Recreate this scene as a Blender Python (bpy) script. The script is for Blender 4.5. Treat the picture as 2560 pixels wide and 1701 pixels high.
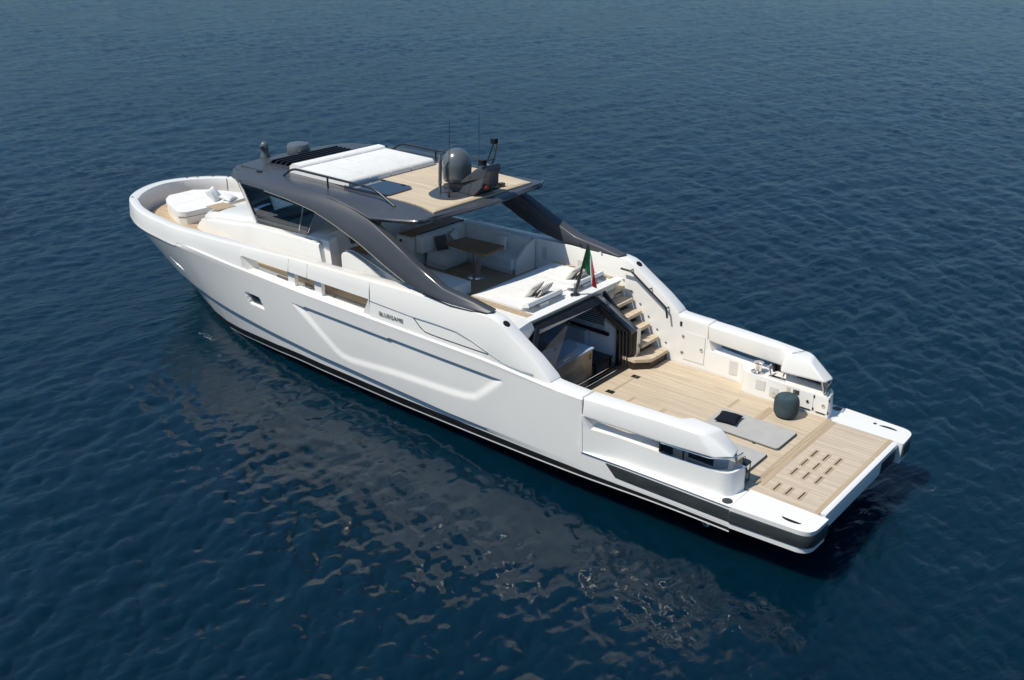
import bpy, bmesh, math, random
import numpy as np
from mathutils import Vector, Matrix

for o in list(bpy.data.objects):
    bpy.data.objects.remove(o, do_unlink=True)
SC = bpy.context.scene
COL = SC.collection
R = math.radians
random.seed(4)

# ------------------------------------------------------------------ camera
cam_d = bpy.data.cameras.new('camera')
cam = bpy.data.objects.new('camera', cam_d)
COL.objects.link(cam)
cam.location = (-6.096, 18.224, 10.74)
cam.rotation_euler = (R(90 - 23.37), 0, R(-49.90 - 90))
cam_d.sensor_width = 36.0
cam_d.lens = 36.0 * 2527.5 / 2560
cam_d.clip_start = 0.1
cam_d.clip_end = 20000
SC.camera = cam

# ------------------------------------------------------------------ sky, sun, exposure
SUN_EL, SUN_AZ = 56.0, 65.0            # azimuth measured from +x towards +y
w = bpy.data.worlds.new("World")
SC.world = w
w.use_nodes = True
nt = w.node_tree
bg = nt.nodes['Background']
sky = nt.nodes.new('ShaderNodeTexSky')
sky.sky_type = 'NISHITA'
sky.sun_disc = False
sky.sun_elevation = R(SUN_EL)
sky.sun_rotation = R(90 - SUN_AZ)
sky.air_density = 1.0
sky.dust_density = 0.1
sky.ozone_density = 1.5
tint = nt.nodes.new('ShaderNodeMix')
tint.data_type = 'RGBA'; tint.blend_type = 'MULTIPLY'
tint.inputs['Factor'].default_value = 1.0
# the sky is deeper low down, as seen mirrored in the far water
tc = nt.nodes.new('ShaderNodeTexCoord')
sx_ = nt.nodes.new('ShaderNodeSeparateXYZ')
nt.links.new(tc.outputs['Generated'], sx_.inputs[0])
rp_ = nt.nodes.new('ShaderNodeValToRGB')
rp_.color_ramp.elements[0].position = 0.02
rp_.color_ramp.elements[0].color = (0.18, 0.265, 0.355, 1)
rp_.color_ramp.elements[1].position = 0.55
rp_.color_ramp.elements[1].color = (0.80, 0.95, 1.0, 1)
nt.links.new(sx_.outputs['Z'], rp_.inputs['Fac'])
nt.links.new(rp_.outputs['Color'], tint.inputs['B'])
nt.links.new(sky.outputs[0], tint.inputs['A'])
nt.links.new(tint.outputs['Result'], bg.inputs[0])
bg.inputs[1].default_value = 0.105
sun_d = bpy.data.lights.new('sun', 'SUN')
sun_d.energy = 3.8
sun_d.angle = R(0.6)
sun_d.color = (1.0, 0.925, 0.79)
sun = bpy.data.objects.new('sun', sun_d)
COL.objects.link(sun)
sdir = Vector((math.cos(R(SUN_EL)) * math.cos(R(SUN_AZ)), math.cos(R(SUN_EL)) * math.sin(R(SUN_AZ)), math.sin(R(SUN_EL))))
sun.rotation_euler = sdir.to_track_quat('Z', 'Y').to_euler()
sun.location = sdir * 60
SC.view_settings.view_transform = 'Standard'
SC.view_settings.look = 'None'
SC.view_settings.gamma = 1.0
SC.view_settings.exposure = 0.28
SC.cycles.max_bounces = 8
SC.cycles.transparent_max_bounces = 12
SC.cycles.sample_clamp_indirect = 4.0
SC.cycles.caustics_reflective = False
SC.cycles.caustics_refractive = False

WATER_Z = -1.25

# ------------------------------------------------------------------ materials
def mat(name, col, rough=0.5, metal=0.0, coat=0.0, spec=0.5, sheen=0.0):
    m = bpy.data.materials.new(name)
    m.use_nodes = True
    b = m.node_tree.nodes['Principled BSDF']
    b.inputs['Base Color'].default_value = (*col, 1)
    b.inputs['Roughness'].default_value = rough
    b.inputs['Metallic'].default_value = metal
    b.inputs['Coat Weight'].default_value = coat
    b.inputs['Coat Roughness'].default_value = 0.04
    b.inputs['Specular IOR Level'].default_value = spec
    b.inputs['Sheen Weight'].default_value = sheen
    return m

def N(m, t, **kw):
    n = m.node_tree.nodes.new(t)
    for k, v in kw.items():
        setattr(n, k, v)
    return n

def L(m, a, b):
    m.node_tree.links.new(a, b)

def coords(m, scale=(1, 1, 1)):
    g = N(m, 'ShaderNodeNewGeometry')
    mp = N(m, 'ShaderNodeMapping')
    mp.inputs['Scale'].default_value = scale
    L(m, g.outputs['Position'], mp.inputs['Vector'])
    return mp.outputs['Vector']

def vary(m, c1, c2, scale=(1, 1, 1), nscale=2.0, detail=4, lo=0.35, hi=0.65):
    """mottle the base colour between two tones"""
    v = coords(m, scale)
    n = N(m, 'ShaderNodeTexNoise')
    n.inputs['Scale'].default_value = nscale
    n.inputs['Detail'].default_value = detail
    L(m, v, n.inputs['Vector'])
    r = N(m, 'ShaderNodeValToRGB')
    r.color_ramp.elements[0].position = lo
    r.color_ramp.elements[0].color = (*c1, 1)
    r.color_ramp.elements[1].position = hi
    r.color_ramp.elements[1].color = (*c2, 1)
    L(m, n.outputs['Fac'], r.inputs['Fac'])
    L(m, r.outputs['Color'], m.node_tree.nodes['Principled BSDF'].inputs['Base Color'])
    return r

def bump(m, nscale, dist, strength=0.5, scale=(1, 1, 1), detail=3):
    v = coords(m, scale)
    n = N(m, 'ShaderNodeTexNoise')
    n.inputs['Scale'].default_value = nscale
    n.inputs['Detail'].default_value = detail
    L(m, v, n.inputs['Vector'])
    b = N(m, 'ShaderNodeBump')
    b.inputs['Strength'].default_value = strength
    b.inputs['Distance'].default_value = dist
    L(m, n.outputs['Fac'], b.inputs['Height'])
    L(m, b.outputs['Normal'], m.node_tree.nodes['Principled BSDF'].inputs['Normal'])

GEL = mat('gelcoat_white', (0.80, 0.80, 0.785), 0.22, coat=0.25)
vary(GEL, (0.785, 0.785, 0.77), (0.815, 0.815, 0.80), nscale=0.6)
GEL2 = mat('gelcoat_satin', (0.78, 0.775, 0.75), 0.4)
vary(GEL2, (0.76, 0.755, 0.73), (0.80, 0.795, 0.77), nscale=1.2)
GREY = mat('grey_paint', (0.055, 0.062, 0.076), 0.36, metal=0.0, coat=0.22, spec=0.35)
vary(GREY, (0.052, 0.059, 0.073), (0.058, 0.065, 0.079), nscale=0.8)
DOME = mat('dome_grey', (0.10, 0.115, 0.125), 0.25, coat=0.6)
BLACK = mat('black_gloss', (0.012, 0.012, 0.014), 0.28, spec=0.35)
vary(BLACK, (0.010, 0.010, 0.012), (0.016, 0.016, 0.018), nscale=3)
RUB = mat('rubber_fender', (0.03, 0.036, 0.04), 0.4)
vary(RUB, (0.026, 0.032, 0.036), (0.042, 0.05, 0.053), scale=(0.5, 0.5, 3), nscale=3)
ANTIF = mat('antifouling', (0.005, 0.009, 0.014), 0.25)
vary(ANTIF, (0.004, 0.010, 0.018), (0.008, 0.017, 0.026), scale=(0.5, 0.5, 2), nscale=3)
CHROME = mat('chrome', (0.75, 0.75, 0.74), 0.12, metal=1.0)
DARKMET = mat('dark_metal', (0.03, 0.032, 0.036), 0.3, metal=0.3, coat=0.4)
FAB = mat('cushion_white', (0.76, 0.76, 0.745), 0.85, sheen=0.15)
vary(FAB, (0.735, 0.735, 0.72), (0.785, 0.785, 0.77), nscale=3, detail=6)
bump(FAB, 5.0, 0.03, 0.35)
FABG = mat('cushion_grey', (0.52, 0.53, 0.53), 0.9, sheen=0.2)
vary(FABG, (0.76, 0.76, 0.745), (0.81, 0.81, 0.795), nscale=4, detail=6)
bump(FABG, 5.0, 0.03, 0.3)
MATG = mat('mat_grey', (0.40, 0.40, 0.385), 0.9, sheen=0.1)
vary(MATG, (0.385, 0.385, 0.37), (0.415, 0.415, 0.40), nscale=4, detail=8)
NAVY = mat('navy_fabric', (0.007, 0.010, 0.020), 0.95, spec=0.2)
DKPIL = mat('dark_pillow', (0.11, 0.105, 0.10), 0.95)
PIPE = mat('dark_piping', (0.05, 0.05, 0.048), 0.8)
NONSKID = mat('nonskid_white', (0.72, 0.72, 0.70), 0.6)
PANELG = mat('vent_panel', (0.60, 0.60, 0.58), 0.6)
vary(PANELG, (0.58, 0.58, 0.56), (0.64, 0.64, 0.62), nscale=30)
RED = mat('flag_red', (0.55, 0.03, 0.02), 0.8)
GREEN = mat('flag_green', (0.01, 0.17, 0.06), 0.8)
WHITEF = mat('flag_white', (0.75, 0.75, 0.74), 0.8)
ORANGE = mat('orange_plastic', (0.38, 0.03, 0.015), 0.5)
INTW = mat('interior_wall', (0.78, 0.80, 0.82), 0.6)
vary(INTW, (0.68, 0.78, 0.87), (0.72, 0.82, 0.90), nscale=2)
BLUEW = mat('interior_blue', (0.50, 0.60, 0.70), 0.45)
vary(BLUEW, (0.36, 0.48, 0.60), (0.41, 0.53, 0.65), nscale=2)
EDGE = mat('edge_metal', (0.42, 0.38, 0.30), 0.3, metal=0.6)
WATERSPOT = mat('polished_steel', (0.50, 0.50, 0.49), 0.3, metal=1.0)
YEL = mat('warning_yellow', (0.7, 0.55, 0.02), 0.5)

def teak(name, base, dark, plank=0.055, along='x', rough=0.65, seam=(0.33, 0.27, 0.2)):
    m = mat(name, base, rough)
    b = m.node_tree.nodes['Principled BSDF']
    sc = (0.9, 22, 6) if along == 'x' else (22, 0.9, 6)
    v = coords(m, sc)
    n = N(m, 'ShaderNodeTexNoise')
    n.inputs['Scale'].default_value = 1.0
    n.inputs['Detail'].default_value = 5
    L(m, v, n.inputs['Vector'])
    r = N(m, 'ShaderNodeValToRGB')
    r.color_ramp.elements[0].position = 0.30
    r.color_ramp.elements[0].color = (*dark, 1)
    r.color_ramp.elements[1].position = 0.66
    r.color_ramp.elements[1].color = (*base, 1)
    L(m, n.outputs['Fac'], r.inputs['Fac'])
    # each plank its own tone, and a thin caulking seam between planks
    g = N(m, 'ShaderNodeNewGeometry')
    s = N(m, 'ShaderNodeSeparateXYZ')
    L(m, g.outputs['Position'], s.inputs[0])
    ax = s.outputs['Y'] if along == 'x' else s.outputs['X']
    al = s.outputs['X'] if along == 'x' else s.outputs['Y']
    d = N(m, 'ShaderNodeMath', operation='DIVIDE'); d.inputs[1].default_value = plank
    L(m, ax, d.inputs[0])
    fl = N(m, 'ShaderNodeMath', operation='FLOOR'); L(m, d.outputs[0], fl.inputs[0])
    fr = N(m, 'ShaderNodeMath', operation='FRACT'); L(m, d.outputs[0], fr.inputs[0])
    wn = N(m, 'ShaderNodeTexWhiteNoise', noise_dimensions='2D')
    # plank butts every 2.3 m, staggered
    d2 = N(m, 'ShaderNodeMath', operation='MULTIPLY_ADD'); d2.inputs[1].default_value = 1 / 2.3
    L(m, al, d2.inputs[0])
    st = N(m, 'ShaderNodeMath', operation='MULTIPLY'); st.inputs[1].default_value = 0.371
    L(m, fl.outputs[0], st.inputs[0]); L(m, st.outputs[0], d2.inputs[2])
    fl2 = N(m, 'ShaderNodeMath', operation='FLOOR'); L(m, d2.outputs[0], fl2.inputs[0])
    cb = N(m, 'ShaderNodeCombineXYZ'); L(m, fl.outputs[0], cb.inputs[0]); L(m, fl2.outputs[0], cb.inputs[1])
    L(m, cb.outputs[0], wn.inputs['Vector'])
    mr = N(m, 'ShaderNodeMapRange'); mr.inputs['To Min'].default_value = 0.88; mr.inputs['To Max'].default_value = 1.07
    L(m, wn.outputs['Value'], mr.inputs['Value'])
    mx = N(m, 'ShaderNodeMix', data_type='RGBA', blend_type='MULTIPLY')
    mx.inputs['Factor'].default_value = 1
    L(m, r.outputs['Color'], mx.inputs['A']); L(m, mr.outputs['Result'], mx.inputs['B'])
    lt = N(m, 'ShaderNodeMath', operation='LESS_THAN'); lt.inputs[1].default_value = 0.09
    L(m, fr.outputs[0], lt.inputs[0])
    mx2 = N(m, 'ShaderNodeMix', data_type='RGBA', blend_type='MIX')
    L(m, lt.outputs[0], mx2.inputs['Factor'])
    L(m, mx.outputs['Result'], mx2.inputs['A']); mx2.inputs['B'].default_value = (*seam, 1)
    L(m, mx2.outputs['Result'], b.inputs['Base Color'])
    return m

TEAK = teak('teak_deck', (0.59, 0.495, 0.375), (0.485, 0.395, 0.285), seam=(0.41, 0.335, 0.245))
TEAKR = teak('teak_roof', (0.62, 0.52, 0.385), (0.53, 0.435, 0.31), seam=(0.4, 0.33, 0.24))
TEAKP = teak('teak_platform', (0.58, 0.49, 0.39), (0.49, 0.405, 0.31), seam=(0.44, 0.36, 0.28))
TEAKD = teak('teak_trim', (0.47, 0.37, 0.25), (0.39, 0.30, 0.20), along='y', seam=(0.36, 0.28, 0.19))
TEAKS = teak('teak_side', (0.52, 0.40, 0.26), (0.40, 0.30, 0.19))
WALNUT = teak('table_wood', (0.33, 0.19, 0.095), (0.25, 0.14, 0.065), plank=0.12, rough=0.7, seam=(0.09, 0.05, 0.025))
CABW = teak('cabinet_wood', (0.30, 0.22, 0.145), (0.22, 0.155, 0.10), plank=0.2, along='y', rough=0.4, seam=(0.16, 0.11, 0.07))

def glass(name, tint, mixfac, rough=0.0, ior=1.45):
    m = bpy.data.materials.new(name)
    m.use_nodes = True
    t = m.node_tree
    t.nodes.clear()
    out = N(m, 'ShaderNodeOutputMaterial')
    tr = N(m, 'ShaderNodeBsdfTransparent'); tr.inputs[0].default_value = (*tint, 1)
    gl = N(m, 'ShaderNodeBsdfGlossy'); gl.inputs['Roughness'].default_value = rough
    fr = N(m, 'ShaderNodeFresnel'); fr.inputs[0].default_value = ior
    ad = N(m, 'ShaderNodeMath', operation='MULTIPLY_ADD'); ad.use_clamp = True
    ad.inputs[1].default_value = 1.0; ad.inputs[2].default_value = mixfac
    L(m, fr.outputs[0], ad.inputs[0])
    mx = N(m, 'ShaderNodeMixShader')
    L(m, ad.outputs[0], mx.inputs[0]); L(m, tr.outputs[0], mx.inputs[1]); L(m, gl.outputs[0], mx.inputs[2])
    L(m, mx.outputs[0], out.inputs[0])
    return m

GLASS = glass('tinted_glass', (0.34, 0.46, 0.55), 0.05)
GLASSC = glass('clear_glass', (0.75, 0.78, 0.78), 0.08)
GLASSD = glass('door_glass', (0.62, 0.72, 0.80), 0.0, ior=1.33)
DGLASS = mat('dark_glass', (0.01, 0.014, 0.018), 0.04, coat=1.0)
SHOULDER = mat('blue_black_panel', (0.014, 0.034, 0.066), 0.12, coat=0.5)
SMOKED = mat('smoked_riser', (0.035, 0.026, 0.021), 0.4, spec=0.3)
HATCHG = mat('hatch_glass', (0.018, 0.026, 0.045), 0.06, coat=0.6)
PORTG = mat('port_glass', (0.03, 0.045, 0.055), 0.05, coat=0.5)

# ------------------------------------------------------------------ mesh helpers
def finish(name, bm, m, parent=None, angle=32, smooth=True, recalc=True):
    if recalc:
        bmesh.ops.recalc_face_normals(bm, faces=bm.faces[:])
    me = bpy.data.meshes.new(name)
    bm.to_mesh(me)
    bm.free()
    for mm in (m if isinstance(m, (list, tuple)) else [m]):
        me.materials.append(mm)
    if smooth:
        me.polygons.foreach_set('use_smooth', [True] * len(me.polygons))
        me.set_sharp_from_angle(angle=R(angle))
    o = bpy.data.objects.new(name, me)
    COL.objects.link(o)
    if parent is not None:
        o.parent = parent
    return o

def thing(name, label, cat, loc=(0, 0, 0), rot=(0, 0, 0), group=None):
    o = bpy.data.objects.new(name, None)
    o.empty_display_size = 0.2
    COL.objects.link(o)
    o.location = loc
    o.rotation_euler = rot
    o['label'] = label
    o['category'] = cat
    if group:
        o['group'] = group
    return o

def tag(o, label, cat, group=None):
    o['label'] = label
    o['category'] = cat
    if group:
        o['group'] = group
    return o

def bevel(bm, off, seg=2, edges=None, ang=25):
    es = edges if edges is not None else [e for e in bm.edges if len(e.link_faces) == 2 and e.calc_face_angle(0) > R(ang)]
    if es and off > 0:
        bmesh.ops.bevel(bm, geom=es, offset=off, segments=seg, profile=0.5, affect='EDGES', clamp_overlap=True)

def add_box(bm, x0, x1, y0, y1, z0, z1):
    vs = [bm.verts.new((x, y, z)) for x in (x0, x1) for y in (y0, y1) for z in (z0, z1)]
    for f in ((0, 1, 3, 2), (4, 6, 7, 5), (0, 4, 5, 1), (2, 3, 7, 6), (0, 2, 6, 4), (1, 5, 7, 3)):
        bm.faces.new([vs[i] for i in f])

def box(name, x0, x1, y0, y1, z0, z1, m, parent=None, bev=0.01, seg=2):
    bm = bmesh.new()
    add_box(bm, x0, x1, y0, y1, z0, z1)
    bevel(bm, bev, seg)
    return finish(name, bm, m, parent)

def hexa(name, c8, m, parent=None, bev=0.01, seg=2, bm=None):
    """eight corners: bottom ring then top ring"""
    own = bm is None
    if own:
        bm = bmesh.new()
    v = [bm.verts.new(c) for c in c8]
    for f in ((3, 2, 1, 0), (4, 5, 6, 7), (0, 1, 5, 4), (1, 2, 6, 5), (2, 3, 7, 6), (3, 0, 4, 7)):
        bm.faces.new([v[i] for i in f])
    if own:
        bevel(bm, bev, seg)
        return finish(name, bm, m, parent)

def add_prism(bm, poly, f0, f1):
    """poly: 2-D points; f0/f1 map a point to 3-D for the two ends"""
    a = [bm.verts.new(f0(p)) for p in poly]
    b = [bm.verts.new(f1(p)) for p in poly]
    n = len(poly)
    bm.faces.new(a[::-1])
    bm.faces.new(b)
    for i in range(n):
        bm.faces.new((a[i], a[(i + 1) % n], b[(i + 1) % n], b[i]))

def prism_z(name, poly, z0, z1, m, parent=None, bev=0.01, seg=2, top=None):
    bm = bmesh.new()
    t = top if top else (lambda p: (p[0], p[1], z1))
    add_prism(bm, poly, lambda p: (p[0], p[1], z0), t)
    bevel(bm, bev, seg)
    return finish(name, bm, m, parent)

def prism_y(name, poly, y0, y1, m, parent=None, bev=0.01, seg=2):
    bm = bmesh.new()
    add_prism(bm, poly, lambda p: (p[0], y0, p[1]), lambda p: (p[0], y1, p[1]))
    bevel(bm, bev, seg)
    return finish(name, bm, m, parent)

def prism_x(name, poly, x0, x1, m, parent=None, bev=0.01, seg=2):
    bm = bmesh.new()
    add_prism(bm, poly, lambda p: (x0, p[0], p[1]), lambda p: (x1, p[0], p[1]))
    bevel(bm, bev, seg)
    return finish(name, bm, m, parent)

def round_poly(poly, r, n=4):
    """round the corners of a 2-D polygon; r a number or list"""
    out = []
    k = len(poly)
    for i, p in enumerate(poly):
        rr = r[i] if isinstance(r, (list, tuple)) else r
        p = Vector(p); a = Vector(poly[i - 1]); b = Vector(poly[(i + 1) % k])
        da = (a - p); db = (b - p)
        t = min(rr, da.length * 0.45, db.length * 0.45)
        if t < 1e-4:
            out.append(tuple(p)); continue
        p0 = p + da.normalized() * t; p1 = p + db.normalized() * t
        for j in range(n + 1):
            u = j / n
            out.append(tuple(p0 * (1 - u) ** 2 + p * 2 * u * (1 - u) + p1 * u * u))
    return out

def add_tube(bm, path, r, seg=8, cap=True):
    pts = [Vector(p) for p in path]
    rings = []
    prev_n = None
    for i, p in enumerate(pts):
        if i == 0: t = pts[1] - pts[0]
        elif i == len(pts) - 1: t = pts[-1] - pts[-2]
        else: t = (pts[i + 1] - p).normalized() + (p - pts[i - 1]).normalized()
        t.normalize()
        if prev_n is None:
            ref = Vector((0, 0, 1)) if abs(t.z) < 0.9 else Vector((1, 0, 0))
            n1 = t.cross(ref).normalized()
        else:
            n1 = (prev_n - t * prev_n.dot(t)).normalized()
        prev_n = n1
        n2 = t.cross(n1)
        rr = r[i] if isinstance(r, (list, tuple)) else r
        rings.append([bm.verts.new(p + (n1 * math.cos(2 * math.pi * k / seg) + n2 * math.sin(2 * math.pi * k / seg)) * rr) for k in range(seg)])
    for a, b in zip(rings, rings[1:]):
        for k in range(seg):
            bm.faces.new((a[k], a[(k + 1) % seg], b[(k + 1) % seg], b[k]))
    if cap:
        bm.faces.new(rings[0][::-1]); bm.faces.new(rings[-1])

def tube(name, path, r, m, parent=None, seg=8):
    bm = bmesh.new()
    add_tube(bm, path, r, seg)
    return finish(name, bm, m, parent, angle=50)

def smooth_path(path, r, n=4):
    out = [Vector(path[0])]
    for i in range(1, len(path) - 1):
        p = Vector(path[i]); a = Vector(path[i - 1]) - p; b = Vector(path[i + 1]) - p
        t = min(r, a.length * 0.45, b.length * 0.45)
        p0 = p + a.normalized() * t; p1 = p + b.normalized() * t
        for j in range(n + 1):
            u = j / n
            out.append(p0 * (1 - u) ** 2 + p * 2 * u * (1 - u) + p1 * u * u)
    out.append(Vector(path[-1]))
    return out

def add_lathe(bm, prof, cx=0, cy=0, seg=28):
    """prof: (radius, z) list from bottom to top"""
    rings = []
    for r, z in prof:
        if r < 1e-5:
            rings.append([bm.verts.new((cx, cy, z))])
        else:
            rings.append([bm.verts.new((cx + r * math.cos(2 * math.pi * k / seg), cy + r * math.sin(2 * math.pi * k / seg), z)) for k in range(seg)])
    for a, b in zip(rings, rings[1:]):
        for k in range(seg):
            k2 = (k + 1) % seg
            if len(a) == 1: bm.faces.new((a[0], b[k2], b[k]))
            elif len(b) == 1: bm.faces.new((a[k], a[k2], b[0]))
            else: bm.faces.new((a[k], a[k2], b[k2], b[k]))
    if len(rings[0]) > 1: bm.faces.new(rings[0][::-1])
    if len(rings[-1]) > 1: bm.faces.new(rings[-1])

def lathe(name, prof, cx, cy, m, parent=None, seg=28, angle=35):
    bm = bmesh.new()
    add_lathe(bm, prof, cx, cy, seg)
    return finish(name, bm, m, parent, angle=angle)

def grid(name, rows, m, parent=None, angle=32, matfn=None, close=False, caps=False):
    bm = bmesh.new()
    vs = [[bm.verts.new(p) for p in row] for row in rows]
    for i in range(len(vs) - 1):
        n = len(vs[i])
        for j in range(n if close else n - 1):
            q = (vs[i][j], vs[i + 1][j], vs[i + 1][(j + 1) % n], vs[i][(j + 1) % n])
            try:
                f = bm.faces.new(q)
                if matfn: f.material_index = matfn(i, j)
            except ValueError:
                pass
    if caps:
        for r_ in (vs[0], vs[-1]):
            try: bm.faces.new(r_)
            except ValueError: pass
    bmesh.ops.remove_doubles(bm, verts=bm.verts[:], dist=1e-5)
    return finish(name, bm, m, parent, angle=angle)

def interp(x, xs, ys):
    return float(np.interp(x, xs, ys))

def cushion(name, poly, z0, z1, m, parent=None, rad=0.05, puff=0.0):
    """padded slab: polygon with well-rounded edges"""
    bm = bmesh.new()
    add_prism(bm, poly, lambda p: (p[0], p[1], z0), lambda p: (p[0], p[1], z1))
    bevel(bm, rad, 4, ang=20)
    if puff:
        cx = sum(p[0] for p in poly) / len(poly); cy = sum(p[1] for p in poly) / len(poly)
        top = [f for f in bm.faces if f.normal.z > 0.9 and f.calc_center_median().z > z1 - 0.01]
        r = bmesh.ops.poke(bm, faces=top)
        for v in r['verts']: v.co.z += puff
    return finish(name, bm, m, parent, angle=60)

def rect(x0, x1, y0, y1):
    return [(x0, y0), (x1, y0), (x1, y1), (x0, y1)]

def pillow_mesh(w_, h_, t_, n=14, pinch=0.10):
    """a throw pillow lying flat, pointed corners, local axes x/y, thickness z"""
    bm = bmesh.new()
    def P(u, v, s):
        e = (1 - abs(u) ** 2.2) * (1 - abs(v) ** 2.2)
        z = s * t_ / 2 * max(e, 0) ** 0.42
        x = u * w_ / 2 * (1 - pinch * (1 - abs(v) ** 1.5) * abs(u) ** 3)
        y = v * h_ / 2 * (1 - pinch * (1 - abs(u) ** 1.5) * abs(v) ** 3)
        z += 0.006 * math.sin(7 * u + 3 * v) * max(e, 0)
        return (x, y, z)
    for s in (1, -1):
        vs = [[bm.verts.new(P(-1 + 2 * i / n, -1 + 2 * j / n, s)) for j in range(n + 1)] for i in range(n + 1)]
        for i in range(n):
            for j in range(n):
                bm.faces.new((vs[i][j], vs[i + 1][j], vs[i + 1][j + 1], vs[i][j + 1]))
    bmesh.ops.remove_doubles(bm, verts=bm.verts[:], dist=1e-5)
    return bm

def pillow(name, w_, h_, t_, loc, rot, m, label, group=None):
    o = finish(name, pillow_mesh(w_, h_, t_), m, None, angle=80)
    o.location = loc
    o.rotation_euler = rot
    return tag(o, label, 'pillow', group)

def pillow_axes(o, loc, ux, uy):
    """place a pillow so its local x runs along ux and its local y along uy (leaning pillows)"""
    ux = Vector(ux).normalized(); uy = Vector(uy); uy = (uy - ux * uy.dot(ux)).normalized()
    uz = ux.cross(uy)
    M = Matrix((ux, uy, uz)).transposed().to_4x4()
    o.rotation_euler = M.to_euler()
    o.location = loc

# ------------------------------------------------------------------ water
def ocean_tile(n, size, wind, wdir, seed, rms, cut, spread=2):
    rng = np.random.default_rng(seed)
    k = np.fft.fftfreq(n, size / n) * 2 * np.pi
    kx, ky = np.meshgrid(k, k, indexing='ij')
    kk = np.hypot(kx, ky); kk[0, 0] = 1
    Lw = wind * wind / 9.81
    ca = (kx * np.cos(wdir) + ky * np.sin(wdir)) / kk
    ph = np.exp(-1 / (kk * Lw) ** 2) / kk ** 3.6 * (np.abs(ca) ** spread * 0.92 + 0.08) * np.exp(-(kk * cut) ** 2)
    ph[0, 0] = 0
    h = (rng.normal(size=(n, n)) + 1j * rng.normal(size=(n, n))) * np.sqrt(ph)
    H = np.fft.ifft2(h).real
    s = rms / H.std()
    Dx = np.fft.ifft2(-1j * kx / kk * h).real * s
    Dy = np.fft.ifft2(-1j * ky / kk * h).real * s
    return H * s, Dx, Dy

def sample(tile, size, X, Y):
    n = tile.shape[0]
    u = (X / size * n) % n; v = (Y / size * n) % n
    i = np.floor(u).astype(int); j = np.floor(v).astype(int)
    fu = u - i; fv = v - j
    i %= n; j %= n
    i2 = (i + 1) % n; j2 = (j + 1) % n
    return (tile[i, j] * (1 - fu) * (1 - fv) + tile[i2, j] * fu * (1 - fv) + tile[i, j2] * (1 - fu) * fv + tile[i2, j2] * fu * fv)

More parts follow.
